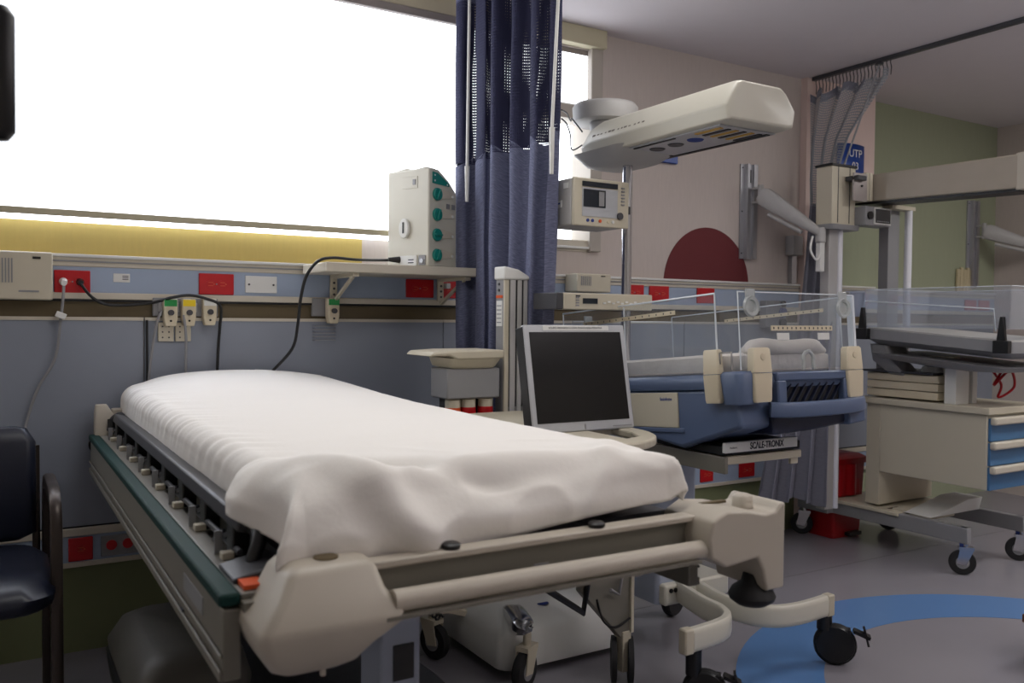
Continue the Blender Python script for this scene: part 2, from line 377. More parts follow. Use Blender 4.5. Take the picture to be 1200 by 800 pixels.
headwall(4, 3.972, 4.574, W - 0.045, [])

# ---------------------------------------------------------------- small things on the wall
def outlet(x0, x1, z0, z1, y, label, gangs=2, group=None):
    t = thing('outlet', label, 'outlet', ((x0 + x1) / 2, y, (z0 + z1) / 2), group=group)
    B(x0, x1, y - 0.008, y, z0, z1).build('face_plate', 'red', t, bev=0.003)
    cx = (x0 + x1) / 2; cz = (z0 + z1) / 2; w = x1 - x0
    for k in range(gangs):
        px = cx + (k - (gangs - 1) / 2) * w * 0.34
        m = MB().cyl((px, y - 0.0075, cz), (px, y - 0.0095, cz), 0.0155, n=14)
        so = m.build('socket', 'red', t)
        sl = MB()
        for dz in (-0.006, 0.006): sl.box(px - 0.009, px + 0.009, y - 0.0105, y - 0.009, cz + dz - 0.0014, cz + dz + 0.0014)
        sl.cyl((px + 0.012, y - 0.009, cz), (px + 0.012, y - 0.0105, cz), 0.003, n=8)
        sl.build('slots', 'outm', t)
    sc = MB(); sc.cyl((cx, y - 0.008, cz), (cx, y - 0.0095, cz), 0.003, n=8); sc.build('screw', 'grey', t)
    return t
BY = W - 0.018
outlet(0.188, 0.301, 1.272, 1.352, BY, 'red wall outlet with a white and a black plug beside the call unit')
outlet(0.667, 0.795, 1.278, 1.357, BY, 'bare red wall outlet left of the blank white cover plate')
outlet(1.510, 1.640, 1.284, 1.362, BY, 'red wall outlet in shadow under the wall shelf, left of its bracket')
outlet(1.672, 1.752, 1.284, 1.362, BY, 'narrow red outlet beneath the shelf between bracket and navy curtain', 1)
outlet(2.692, 2.812, 1.296, 1.372, BY, 'red wall outlet half hidden by the round warmer pole')
outlet(2.848, 2.978, 1.293, 1.370, BY, 'red wall outlet just right of the round warmer pole')
outlet(3.172, 3.296, 1.288, 1.368, BY, 'red wall outlet under the maroon disc behind the clear warmer wall')
outlet(0.228, 0.306, 0.330, 0.412, W - 0.02, 'red outlet low on the skirting band beside the chair', 1)
outlet(3.214, 3.306, 0.338, 0.414, W - 0.02, 'low red outlet on the skirting band under the scale, next to the pale column')
outlet(3.500, 3.618, 0.338, 0.414, W - 0.02, 'low red outlet on the skirting band beside the grey curtain hem')
outlet(5.735, 5.87, 1.285, 1.355, G - 0.018, 'left of two red outlets seen through the clear bassinet tray')
outlet(5.90, 6.03, 1.285, 1.355, G - 0.018, 'right of two red outlets seen through the clear bassinet tray')
t = thing('socket_plate', 'grey plate with two round red sockets low on the skirting band', 'outlet', (0.39, W - 0.02, 0.37))
B(0.332, 0.455, W - 0.027, W - 0.02, 0.335, 0.408).build('face_plate', 'grey', t, bev=0.002)
for x in (0.366, 0.42): MB().cyl((x, W - 0.026, 0.374), (x, W - 0.031, 0.374), 0.018, n=16).build('socket', 'red', t)
t = thing('blank_plate', 'blank white cover plate with two screws right of a bare red outlet', 'cover plate', (0.9, BY, 1.32))
B(0.838, 0.960, BY - 0.007, BY, 1.288, 1.353).build('face_plate', 'white', t, bev=0.002)
for x in (0.852, 0.946): MB().cyl((x, BY - 0.006, 1.32), (x, BY - 0.009, 1.32), 0.004, n=10).build('screw', 'dgrey', t)
t = thing('asset_tag', 'small white tag stuck to the blue band between two red outlets', 'tag', (0.40, BY, 1.33))
B(0.375, 0.430, BY - 0.002, BY, 1.315, 1.346).build('tag_card', 'white', t, bev=0.001)
for k in range(3): B(0.405, 0.425, BY - 0.0026, BY - 0.0018, 1.336 - k * 0.006, 1.3385 - k * 0.006).build('print_line', 'ink', t)

def call_unit(x0, x1, z0, z1, y, dp, label):
    t = thing('call_unit', label, 'intercom', ((x0 + x1) / 2, y, z0))
    B(x0, x1, y - dp, y, z0, z1).build('housing', 'bge', t, bev=0.006)
    w = x1 - x0; h = z1 - z0
    g = MB()
    for k in range(7): g.box(x0 + w * 0.12 + k * w * 0.045, x0 + w * 0.12 + k * w * 0.045 + w * 0.022, y - dp - 0.0015, y - dp + 0.001, z0 + h * 0.35, z0 + h * 0.85)
    g.build('speaker_grille', 'grey', t)
    B(x0 + w * 0.7, x0 + w * 0.82, y - dp - 0.002, y - dp + 0.001, z0 + h * 0.85, z0 + h * 0.9).build('indicator', 'black', t)
    return t
cu = call_unit(-0.02, 0.182, 1.246, 1.408, W - 0.03, 0.045, 'beige call unit with speaker grille at the far left of the rail')
B(0.08, 0.14, W - 0.0765, W - 0.075, 1.272, 1.278).build('print_line', 'grey', cu)
call_unit(2.33, 2.53, 1.325, 1.412, W - 0.02, 0.10, 'small beige speaker box on the rail above the warmer controller')

# gas outlets
def gas(x, z1, y, lm, label):
    t = thing('gas_outlet', label, 'gas outlet', (x, y, z1))
    z0 = z1 - 0.10; w = 0.024
    poly = [(x - w, z1), (x - w, z0 + 0.03), (x - w * 0.75, z0), (x + w * 0.75, z0), (x + w, z0 + 0.03), (x + w, z1)]
    MB().prism(poly, 'y', y - 0.04, y).build('housing', 'bge2', t, bev=0.004)
    B(x - w * 0.9, x + w * 0.9, y - 0.042, y - 0.039, z1 - 0.027, z1 - 0.003).build('colour_label', lm, t)
    MB().cyl((x, y - 0.039, z1 - 0.05), (x, y - 0.052, z1 - 0.05), 0.0105, n=14).build('valve', 'dgrey', t)
    MB().cyl((x, y - 0.039, z1 - 0.08), (x, y - 0.044, z1 - 0.08), 0.004, n=10).build('pin_hole', 'black', t)
    return t
GY = W - 0.032
t = thing('rail_bracket', 'narrow grey mounting bar on the brown channel carrying three gas outlets', 'mounting bar', (0.6, W - 0.02, 1.23))
B(0.505, 0.735, W - 0.031, W - 0.012, 1.195, 1.262).build('bar_plate', 'grey', t, bev=0.003)
for x in (0.53, 0.588, 0.652, 0.69): B(x - 0.008, x + 0.008, W - 0.035, W - 0.03, 1.21, 1.245).build('clip', 'alu', t, bev=0.002)
gas(0.560, 1.258, GY, 'greenl', 'beige gas outlet with green label, leftmost of three above the bed head')
gas(0.624, 1.259, GY, 'yell', 'beige gas outlet with yellow label, middle one above the bed head')
gas(0.698, 1.262, GY, 'white', 'beige gas outlet with white label, right one above the bed head')
t = thing('rail_bracket', 'short grey mounting bar behind the single green gas outlet under the shelf', 'mounting bar', (1.15, W - 0.02, 1.23))
B(1.10, 1.20, W - 0.031, W - 0.012, 1.20, 1.272).build('bar_plate', 'grey', t, bev=0.003)
gas(1.176, 1.272, GY, 'greenl', 'lone beige gas outlet with green label below the shelf bracket')
for x, l in ((0.550, 'left white socket block under the three gas outlets'), (0.610, 'right white socket block under the three gas outlets')):
    t = thing('socket_block', l, 'socket block', (x, W - 0.02, 1.135))
    B(x - 0.027, x + 0.027, W - 0.032, W - 0.02, 1.102, 1.172).build('housing', 'bge', t, bev=0.002)
    for k in range(6): MB().cyl((x - 0.012 + (k % 2) * 0.022, W - 0.031, 1.117 + (k // 2) * 0.02), (x - 0.012 + (k % 2) * 0.022, W - 0.034, 1.117 + (k // 2) * 0.02), 0.003, n=8).build('pin_hole', 'dgrey', t)
t = thing('wire_basket', 'tiny wire rack on the wall panel under the lone gas outlet', 'rack', (1.14, W - 0.02, 1.13))
for k in range(5):
    z = 1.105 + k * 0.014
    MB().tube([(1.105, W - 0.02, z), (1.105, W - 0.05, z), (1.19, W - 0.05, z), (1.19, W - 0.02, z)], 0.0016, n=6).build('wire', 'alu', t)

# cables
def cord(pts, r, m, label, name='power_cord', cat='cable', n=8):
    return tag(MB().tube(smoothpath(pts), r, n=8).build(name, m), label, cat)
t = thing('power_cord', 'grey power cord with white plug hanging from the left red outlet', 'cable', (0.215, BY - 0.01, 1.31))
MB().tube(smoothpath([(0.216, BY - 0.035, 1.30), (0.213, BY - 0.05, 1.26), (0.207, BY - 0.03, 1.19), (0.19, BY - 0.025, 1.05), (0.14, BY - 0.02, 0.95), (0.105, BY - 0.02, 0.84), (0.09, BY - 0.03, 0.74), (0.085, BY - 0.05, 0.60)]), 0.005).build('cable', 'grey', t)
MB().cyl((0.216, BY - 0.009, 1.312), (0.216, BY - 0.045, 1.305), 0.014, 0.009).build('plug', 'white', t)
B(0.19, 0.222, BY - 0.055, BY - 0.03, 1.185, 1.205, R=Ry(0.4)).build('cable_tag', 'white', t, bev=0.002)
t = thing('power_cord', 'black power cord running from the left red outlet over the gas outlets', 'cable', (0.268, BY - 0.01, 1.31))
MB().cyl((0.268, BY - 0.009, 1.312), (0.268, BY - 0.04, 1.308), 0.013, 0.009).build('plug', 'black', t)
MB().tube(smoothpath([(0.268, BY - 0.036, 1.305), (0.30, BY - 0.04, 1.262), (0.345, BY - 0.03, 1.236), (0.41, BY - 0.022, 1.233), (0.50, BY - 0.025, 1.243), (0.56, BY - 0.062, 1.262), (0.62, BY - 0.064, 1.272), (0.68, BY - 0.06, 1.262), (0.735, BY - 0.05, 1.235), (0.738, BY - 0.03, 1.16), (0.733, BY - 0.03, 1.09), (0.728, BY - 0.03, 0.98), (0.72, BY - 0.03, 0.85)]), 0.0055).build('cable', 'black', t)
cord([(0.535, BY - 0.03, 1.215), (0.515, BY - 0.035, 1.17), (0.497, BY - 0.03, 1.05), (0.488, BY - 0.03, 0.95), (0.485, BY - 0.03, 0.80)], 0.005, 'grey', 'grey gas hose dropping behind the bed head, left of the socket blocks')
cord([(0.605, BY - 0.05, 1.20), (0.612, BY - 0.055, 1.12), (0.614, BY - 0.04, 1.0), (0.612, BY - 0.04, 0.85)], 0.005, 'grey', 'grey hose hanging from the yellow labelled gas outlet')
cord([(0.486, BY - 0.008, 1.18), (0.486, BY - 0.008, 1.0), (0.486, BY - 0.01, 0.8)], 0.004, 'black', 'thin black cable lying along the panel seam behind the bed head')

# maroon disc and wall signs
pts = []
cx, cz, rr = 3.265, 1.385, 0.305
for i in range(49):
    a = PI * i / 48; pts.append((cx + rr * 1.0 * math.cos(a), cz + rr * math.sin(a)))
pts = [(x, max(z, 1.411)) for x, z in pts]
t = MB().prism(pts, 'y', W - 0.003, W).build('wall_disc', 'maroon', smooth=0)
tag(t, 'maroon half disc on the wall above the rail, its top a round arch', 'wall decoration')
t = thing('wall_sign', 'blue wall sign mostly hidden behind the long warmer canopy', 'sign', (2.94, W, 2.1))
B(2.86, 3.03, W - 0.02, W, 2.0, 2.20).build('sign_plate', 'signb', t, bev=0.003)
t = thing('wall_sign', 'blue bay sign reading UTP 03 beside the sheer curtain', 'sign', (4.39, W - 0.045, 2.15))
P = W - 0.045
PIER_ = bpy.data.objects['wall_pier']
B(4.22, 4.5755, P - 0.0015, P + 0.001, 0, 1.93).build('paint_band', 'green', PIER_, smooth=0)
def signf(u, v):
    x = 4.22 + 0.24 * u; return (x, P - 0.012 - 0.022 * math.sin(PI * u), 1.985 + v * (0.255))
g = MB().grid(signf, 16, 2); g.build('sign_plate', 'signb', t, solid=0.004)
g = MB(); g.box(4.23, 4.45, P - 0.012, P, 1.99, 2.21); g.build('sign_back', 'grey', t)
text('UTP', 0.064, 'white', t, (4.352, P - 0.0365, 2.183)); text('03', 0.062, 'white', t, (4.352, P - 0.0365, 2.110))

# ---------------------------------------------------------------- shelf
sh = thing('wall_shelf', 'cream wall shelf on two triangular brackets above the bed head', 'shelf', (1.4, W, 1.38))
B(1.06, 1.70, 3.08, W - 0.031, 1.366, 1.402).build('shelf_board', 'cream', sh, bev=0.004)
for x in (1.185, 1.665):
    b = MB(); b.box(x - 0.014, x + 0.014, W - 0.045, W - 0.031, 1.17 if x < 1.3 else 1.27, 1.366); b.box(x - 0.014, x + 0.014, 3.10, W - 0.031, 1.352, 1.366)
    b.box(x - 0.006, x + 0.006, 3.12, W - 0.035, 1.30, 1.313, R=Rx(-0.42)); o = b.build('bracket', 'bge', sh, bev=0.002)
    for z in (1.335, 1.312, 1.288): MB().cyl((x, W - 0.044, z), (x, W - 0.048, z), 0.005, n=8).build('screw', 'dgrey', o)
B(1.685, 1.705, W - 0.06, W - 0.027, 1.325, 1.348).build('white_clip', 'white', sh, bev=0.003)
# machine on the shelf (rotated)
A = Vector((1.490, 3.105, 1.403)); th = math.radians(23)
mc = thing('medical_unit', 'beige medical unit with teal dials standing on the wall shelf', 'medical device', A, th)
# local frame: corner at origin, +x along the front (dial) face, +y along the side face
WD, DP, HT = 0.172, 0.225, 0.39
b = MB(); prof = [(0, 0.0), (WD, 0.0), (WD, HT - 0.085), (WD * 0.72, HT - 0.04), (0.06, HT), (0, HT)]
b.prism(prof, 'y', 0.0, DP); b.build('housing', 'offw', mc, bev=0.006, local=True)
MB().prism([(0.03, HT - 0.02), (DP - 0.02, HT - 0.02), (DP - 0.02, HT + 0.004), (DP * 0.62, HT + 0.012), (DP * 0.45, HT + 0.004), (0.03, HT + 0.01)], 'x', 0.015, 0.075).build('top_ridge', 'offw', mc, bev=0.004, local=True)
B(-0.002, 0.002, 0.06, 0.145, HT - 0.075, HT - 0.028).build('flap', 'offw', mc, bev=0.001, local=True)
B(-0.004, -0.001, 0.07, 0.085, HT - 0.062, HT - 0.04).build('print_line', 'grey', mc, local=True)
tri = [(0.018, HT - 0.012), (0.018, HT - 0.058), (0.12, HT - 0.062), (0.12, HT - 0.05), (0.05, HT - 0.014)]
MB().prism(tri, 'y', -0.003, 0.0).build('teal_badge', 'tealk', mc, bev=0.001, local=True)
for k, (px, pz) in enumerate(((0.032, HT - 0.025), (0.032, HT - 0.047), (0.108, HT - 0.055))): MB().cyl((px, -0.002, pz), (px, -0.004, pz), 0.004, n=8).build('badge_dot', 'white', mc, local=True)
for k in range(4):
    z = HT - 0.100 - k * 0.081
    b = MB(); b.prism([(0.075, z - 0.014), (0.155, z - 0.006), (0.155, z + 0.012), (0.075, z + 0.026)], 'y', -0.003, 0.0); b.build('recess', 'cream', mc, bev=0.001, local=True)
    kn = MB().cyl((0.046, 0, z), (0.046, -0.012, z), 0.026, 0.024, n=22).build('dial', 'tealk', mc, bev=0.002, local=True)
    B(0.042, 0.050, -0.018, -0.011, z - 0.022, z + 0.022, R=Ry(0.4 if k != 2 else 1.6)).build('grip', 'tealk', kn, bev=0.002, local=True)
    MB().cyl((0.142, 0, z), (0.142, -0.006, z), 0.006, n=12).build('button', 'white', mc, local=True)
for x in (0.105, 0.138): B(x, x + 0.02, -0.003, 0.0, HT - 0.152, HT - 0.132).build('sticker', 'grey', mc, local=True)
# oval latch on the side
MB().prism([(0.125 + 0.026 * math.cos(k * PI / 12), 0.155 + 0.040 * math.sin(k * PI / 12)) for k in range(24)], 'x', -0.014, 0.0).build('side_latch', 'white', mc, bev=0.003, local=True)
B(-0.016, -0.012, 0.121, 0.129, 0.135, 0.18).build('latch_slot', 'black', mc, local=True)
B(-0.006, 0.0, 0.06, 0.15, 0.004, 0.045).build('label_plate', 'white', mc, bev=0.001, local=True)
for k in range(2): B(-0.0068, -0.0058, 0.075, 0.105, 0.014 + k * 0.012, 0.018 + k * 0.012).build('print_line', 'ink', mc, local=True)
B(-0.004, 0.0, 0.015, 0.052, 0.005, 0.045).build('inlet', 'grey', mc, bev=0.002, local=True)
MB().cyl((-0.004, 0.03, 0.022), (-0.010, 0.03, 0.022), 0.009, n=12).build('connector', 'alu', mc, local=True)
MB().tube([(WD - 0.01, 0.10, 0.12), (WD + 0.02, 0.10, 0.12), (WD + 0.02, 0.10, 0.18), (WD - 0.01, 0.10, 0.18)], 0.008).build('side_handle', 'bge', mc, local=True)
inl = Matrix.Rotation(th, 3, 'Z') @ Vector((-0.01, 0.165, 0.03)) + A
t = thing('power_cord', 'long black cord from the dial unit over the shelf end down to the bed', 'cable', inl)
MB().tube(smoothpath([inl, inl + Vector((-0.06, 0.0, -0.004)), (1.20, 3.14, 1.418), (1.10, 3.12, 1.420), (1.04, 3.11, 1.404), (1.00, 3.12, 1.35), (0.985, 3.14, 1.27), (0.992, 3.2, 1.17), (0.985, 3.24, 1.08), (0.93, 3.28, 1.00), (0.87, 3.32, 0.93), (0.84, 3.36, 0.80)]), 0.0058).build('cable', 'black', t)
MB().cyl(inl + Vector((-0.035, 0, 0)), inl + Vector((0.012, -0.005, 0)), 0.008, 0.014, n=12).build('plug', 'black', t)

# ================================================================== CURTAINS
def track(x, y0, y1, label):
    t = thing('curtain_track', label, 'curtain track', (x, (y0 + y1) / 2, H))
    b = MB(); b.box(x - 0.012, x + 0.012, y0, y1, H - 0.022, H - 0.001); b.build('rail', 'dgrey', t)
    return t
track(1.70, -2.4, 3.25, 'ceiling curtain track over the navy curtain')
track(4.00, -2.4, 3.33, 'grey ceiling curtain track crossing the top right corner')
# curtain 1
c1 = thing('privacy_curtain', 'navy woven privacy curtain with net top bunched beside the window', 'curtain', (1.70, 2.9, 0.3))
def c1pt(u, z, q=0.0):
    # u 0..1 from wall side to near side; folds swing across the track
    f = 5.5
    yy = 3.275 - u * 0.74
    low = max(0.0, (1.9 - z) / 1.6)
    narrow = 1 - 0.20 * min(1, low)
    yc = 2.93 + 0.02 * low; yy = yc + (yy - yc) * narrow
    ph = u * f * 2 * PI + 0.5 * math.sin(u * 9) + 0.35 * low * math.sin(u * 5 + 1)
    am = 0.048 * (0.75 + 0.35 * math.sin(u * 13 + 0.7))
    return (1.70 + am * math.sin(ph) + 0.006 * noise.noise(Vector((u * 20, z * 3, 0))), yy + 0.022 * math.sin(2 * ph + 0.4) * (0.6 + 0.4 * math.sin(7 * u)), z)
ZN = 1.845
MB().grid(lambda u, v: c1pt(u, 0.32 + v * (ZN - 0.32) + v * (0.02 * math.sin(u * 40))), 260, 40, (1.6, 1.5)).build('curtain_cloth', 'cloth1', c1, smooth=180)
MB().grid(lambda u, v: c1pt(u, ZN - 0.01 + v * (2.51 - ZN)), 260, 24, (1.6, 0.7)).build('net_top', 'net1', c1, smooth=180)
MB().grid(lambda u, v: (lambda p: (1.745 - 0.7 * (p[0] - 1.70), p[1], p[2]))(c1pt(0.14 + 0.80 * u, ZN - 0.005 + v * (2.50 - ZN))), 240, 20, (1.5, 0.7)).build('net_top', 'net1', c1, smooth=180)
MB().grid(lambda u, v: c1pt(u, 2.495 + v * 0.035), 260, 2, (1.6, 0.05)).build('top_hem', 'cloth1', c1, smooth=180)
MB().grid(lambda u, v: c1pt(u * 0.035, 0.32 + v * 2.2), 8, 20, (0.05, 2.2)).build('side_hem', 'cloth1', c1, smooth=180)
for k in range(12):
    y = 3.25 - k * 0.062
    MB().tube([(1.70, y, 2.565), (1.70, y + 0.005, 2.54), (1.70, y, 2.515)], 0.002, n=6).build('hook', 'chrome', c1)
t = thing('pull_wand', 'white plastic pull wand hanging in front of the navy curtain on its window side', 'curtain wand', (1.62, 3.08, 2.5))
MB().cyl((1.62, 3.02, 2.556), (1.62, 3.03, 1.80), 0.006, n=10).build('rod', 'white', t)
MB().cyl((1.62, 3.03, 1.80), (1.62, 3.03, 1.66), 0.010, 0.007, n=10).build('grip', 'white', t)
t = thing('pull_wand', 'white plastic pull wand at the near edge of the navy curtain, by the canopy wires', 'curtain wand', (1.68, 2.48, 2.5))
MB().cyl((1.69, 2.485, 2.556), (1.665, 2.495, 1.86), 0.006, n=10).build('rod', 'white', t)
MB().cyl((1.665, 2.495, 1.86), (1.665, 2.495, 1.70), 0.010, 0.007, n=10).build('grip', 'white', t)
# curtain 2
c2 = thing('privacy_curtain', 'pale grey privacy curtain with sheer net top tied back at the pier', 'curtain', (3.95, 3.2, 0.3))
KEY = [(2.47, (3.95, 3.315), (4.00, 2.84)), (2.20, (3.94, 3.31), (3.99, 3.06)), (2.0, (3.93, 3.30), (3.97, 3.12)), (1.85, (3.93, 3.29), (3.97, 3.14)), (1.55, (3.88, 3.27), (3.94, 3.10)), (1.0, (3.60, 3.08), (3.70, 2.94)), (0.65, (3.43, 3.08), (3.67, 2.92)), (0.27, (3.355, 3.10), (3.67, 2.92))]
def c2pt(u, z):
    for a, b in zip(KEY[:-1], KEY[1:]):
        if z >= b[0] - 1e-6: break
    t_ = min(1, max(0, (z - b[0]) / (a[0] - b[0]))); 
    L = Vector(b[1]).lerp(Vector(a[1]), t_); Rr = Vector(b[2]).lerp(Vector(a[2]), t_)
    p = L.lerp(Rr, u); d = (Rr - L).normalized(); nrm = Vector((-d.y, d.x))
    am = 0.028 + 0.022 * max(0, 1.0 - z)
    ph = u * 4 * 2 * PI + 0.8 * math.sin(3 * u + z * 1.2)
    p = p + nrm * am * math.sin(ph) + d * 0.012 * math.sin(2 * ph)
    zz = z
    return (p.x, p.y, zz)
def c2net(u, v):
    ztop = 2.47 - 0.02 * math.sin(u * 30) + (0.0 if u < 0.85 else 0.03)
    return c2pt(u, 1.84 + v * (ztop - 1.84))
MB().grid(c2net, 200, 24, (1.5, 0.9)).build('net_top', 'net2', c2, smooth=180)
MB().grid(lambda u, v: c2pt(u, 0.27 + v * 1.58 - (1 - v) * 0.02 * math.sin(9 * u)), 200, 44, (1.5, 1.6)).build('curtain_cloth', 'cloth2', c2, smooth=180)
MB().grid(lambda u, v: c2pt(u * 0.75, 2.43 + v * 0.045 - 0.02 * math.sin(u * 25)), 160, 2, (1.5, 0.05)).build('top_hem', 'cloth2', c2, smooth=180)
for k in range(22):
    y = 3.31 - k * 0.0225
    MB().tube([(4.0, y, 2.565), (4.006, y + 0.008, 2.548), (3.998, y - 0.004, 2.52), (4.0, y, 2.48)], 0.0025, n=6).build('hook', 'dgrey', c2)
t = thing('pull_wand', 'thin clear pull wand slanting across the pale net curtain', 'curtain wand', (4.0, 2.86, 2.5))
MB().cyl((3.95, 2.87, 2.53), (3.84, 3.055, 1.86), 0.005, n=10).build('rod', 'grey', t)
MB().cyl((3.84, 3.055, 1.86), (3.76, 3.09, 1.62), 0.0085, 0.006, n=10).build('grip', 'grey', t)
MB().lathe([(0.018, 0), (0.022, 0.006), (0.018, 0.012)], (3.95, 2.87, 2.53), n=14).build('eyelet', 'dgrey', t)

# ================================================================== WALL TRACKS AND ARMS
def wall_track(x, z0, z1, y, label):
    t = thing('wall_track', label, 'wall track', (x, y, z0))
    B(x, x + 0.028, y - 0.010, y, z0, z1).build('back_plate', 'alu', t, bev=0.001)
    b = MB(); b.box(x + 0.028, x + 0.045, y - 0.035, y, z0, z1); b.box(x + 0.075, x + 0.105, y - 0.035, y, z0, z1); b.box(x + 0.04, x + 0.08, y - 0.02, y, z0, z1)
    b.build('channel', 'alu', t, bev=0.001)
    B(x + 0.052, x + 0.066, y - 0.024, y - 0.018, z1 - 0.10, z1 - 0.03).build('slot', 'black', t)
    for z in (z0 + 0.03, (z0 + z1) / 2, z1 - 0.02): MB().cyl((x + 0.012, y - 0.010, z), (x + 0.012, y - 0.013, z), 0.004, n=8).build('screw', 'black', t)
    return t
wall_track(3.492, 1.536, 2.05, W, 'vertical aluminium wall track beside the maroon disc')
def mon_arm(p0, p1, label, cable=True):
    t = thing('monitor_arm', label, 'monitor arm', p0)
    p0 = Vector(p0); p1 = Vector(p1); d = (p1 - p0)
    side = d.cross(Vector((0, 0, 1))).normalized(); upn = side.cross(d).normalized()
    b = MB(); vs = []; secs = [(0.0, 0.038), (0.06, 0.05), (0.14, 0.052), (0.5, 0.040), (0.9, 0.024), (1.0, 0.02)]
    for s_, h_ in secs:
        c = p0 + d * s_
        for k in range(12):
            a = 2 * PI * k / 12
            vs.append(c + side * 0.028 * math.copysign(abs(math.cos(a)) ** 0.6, math.cos(a)) + upn * h_ * math.copysign(abs(math.sin(a)) ** 0.6, math.sin(a)))
    n = 12; m = len(secs)
    b.add(vs, [(i * n + k, i * n + (k + 1) % n, (i + 1) * n + (k + 1) % n, (i + 1) * n + k) for i in range(m - 1) for k in range(n)] + [tuple(range(n))[::-1], tuple(range((m - 1) * n, m * n))])
    b.build('arm_cover', 'grey2', t)
    q = MB(); a_ = p0 + d * 0.25 - upn * 0.066; c_ = p0 + d * 0.78 - upn * 0.048; q.tube([a_, c_], 0.012, n=10); q.build('lower_strut', 'grey2', t)
    mt = MB()
    for dz in (0.035, -0.04): mt.box(p0.x - 0.012, p0.x + 0.012, p0.y, p0.y + 0.055, p0.z + dz - 0.006, p0.z + dz + 0.006)
    mt.cyl(p0 + Vector((0, 0, -0.055)), p0 + Vector((0, 0, 0.05)), 0.016); mt.build('wall_hinge', 'grey2', t)
    h = MB(); h.cyl(p1 + Vector((0, 0, -0.05)), p1 + Vector((0, 0, 0.028)), 0.026); h.build('end_joint', 'grey2', t, bev=0.004)
    MB().box(p1.x - 0.018, p1.x + 0.018, p1.y - 0.015, p1.y + 0.015, p1.z - 0.20, p1.z - 0.04).build('hanging_post', 'white', t, bev=0.004)
    if cable:
        MB().tube(smoothpath([p1 + Vector((-0.06, 0, -0.02)), p1 + Vector((-0.075, 0, -0.09)), p1 + Vector((-0.04, -0.01, -0.14)), p1 + Vector((-0.012, -0.01, -0.10)), p1 + Vector((-0.01, -0.01, -0.04))]), 0.006).build('cable', 'white', t)
    return t
M['grey2'] = mat('arm_grey', (176, 174, 172), 0.45)
mon_arm((3.56, W - 0.09, 1.88), (3.68, 3.00, 1.655), 'grey monitor arm on the wall track beside the maroon disc')
wall_track(5.766, 1.44, 2.04, G, 'vertical aluminium wall track on the green wall')
mon_arm((5.83, G - 0.09, 1.83), (6.03, 3.10, 1.70), 'grey monitor arm on the green wall cut by the right frame edge', False)
t = thing('socket_box', 'small grey bracket box on the wall just left of the sheer curtain', 'bracket', (3.9, W, 1.57))
B(3.86, 3.94, W - 0.06, W, 1.57, 1.68).build('housing', 'grey2', t, bev=0.004)
B(3.885, 3.925, W - 0.03, W, 1.41, 1.57).build('strip', 'alu', t, bev=0.002)
# folders standing on the rail of the green wall
M['folder'] = mat('cream_folder', (196, 184, 150), 0.8, var=0.06)
for k in range(5):
    x = 5.64 + k * 0.036
    o = B(x, x + 0.03, G - 0.022, G - 0.006, 1.409, 1.565 + 0.012 * (k % 2), R=Ry(0.06), c=(x, G - 0.014, 1.409)).build('folder', 'folder', bev=0.002)
    tag(o, ('leftmost', 'second', 'middle', 'fourth', 'rightmost')[k] + ' cream folder in the row standing on the green wall rail', 'folder', 'cream folders on the green wall rail')

# ================================================================== casters
def caster(parent, x, y, r, wm='rubber', fm='black', ang=0.0, w=0.022, lock=True, top=0.2):
    R = Rz(ang); c = Vector((x, y, r))
    def tr(b): return b.map(lambda v: R @ (v - c) + c)
    f = MB()
    if fm == 'black':
        f.lathe([(r * 0.86, -w * 1.15), (r * 0.92, -w * 0.8), (r * 0.92, w * 0.8), (r * 0.86, w * 1.15)], (x, y, r * 1.02), 22, 'y')
        f.cyl((x - r * 0.5, y, r * 1.7), (x - r * 0.5, y, max(top, 2.2 * r)), r * 0.36, r * 0.36)
        f.box(x - r * 0.6, x + r * 0.7, y - w, y + w, r * 1.35, r * 1.8)
    else:
        for s in (-1, 1):
            f.prism([(x - r * 0.45, r * 0.9), (x + r * 0.25, r * 0.8), (x + r * 0.75, r * 2.0), (x - r * 0.2, r * 2.2)], 'y', y + s * w * 1.2 - 0.002, y + s * w * 1.2 + 0.002)
        f.box(x - r * 0.3, x + r * 0.8, y - w * 1.3, y + w * 1.3, r * 2.0, r * 2.25)
        f.cyl((x + r * 0.25, y, r * 2.2), (x + r * 0.25, y, max(top, 2.3 * r)), r * 0.22)
    tr(f); fo = f.build('caster', fm, parent)
    wb_ = MB().lathe([(r * 0.6, -w * 0.9), (r * 0.94, -w * 0.8), (r, -w * 0.4), (r, w * 0.4), (r * 0.94, w * 0.8), (r * 0.6, w * 0.9)], (x, y, r), 28, 'y'); tr(wb_); wb_.build('wheel', wm, fo)
    hb = MB().lathe([(r * 0.5, -w * 1.0), (r * 0.5, w * 1.0)], (x, y, r), 18, 'y'); tr(hb); hb.build('hub', 'grey' if fm != 'black' else 'blackm', fo)
    if lock:
        l = MB(); l.box(x + r * 0.8, x + r * 1.6, y - w, y + w, r * 1.55, r * 1.7, R=Ry(0.35)); l.box(x + r * 1.35, x + r * 1.45, y - w, y + w, r * 1.1, r * 1.95, R=Ry(-0.25)); tr(l)
        l.build('brake_pedal', 'black', fo)
    return fo

# ================================================================== STRETCHER
st = thing('stretcher', 'cream hospital stretcher with teal side bumper made up with a white sheet', 'stretcher', (0.78, 2.25, 0))
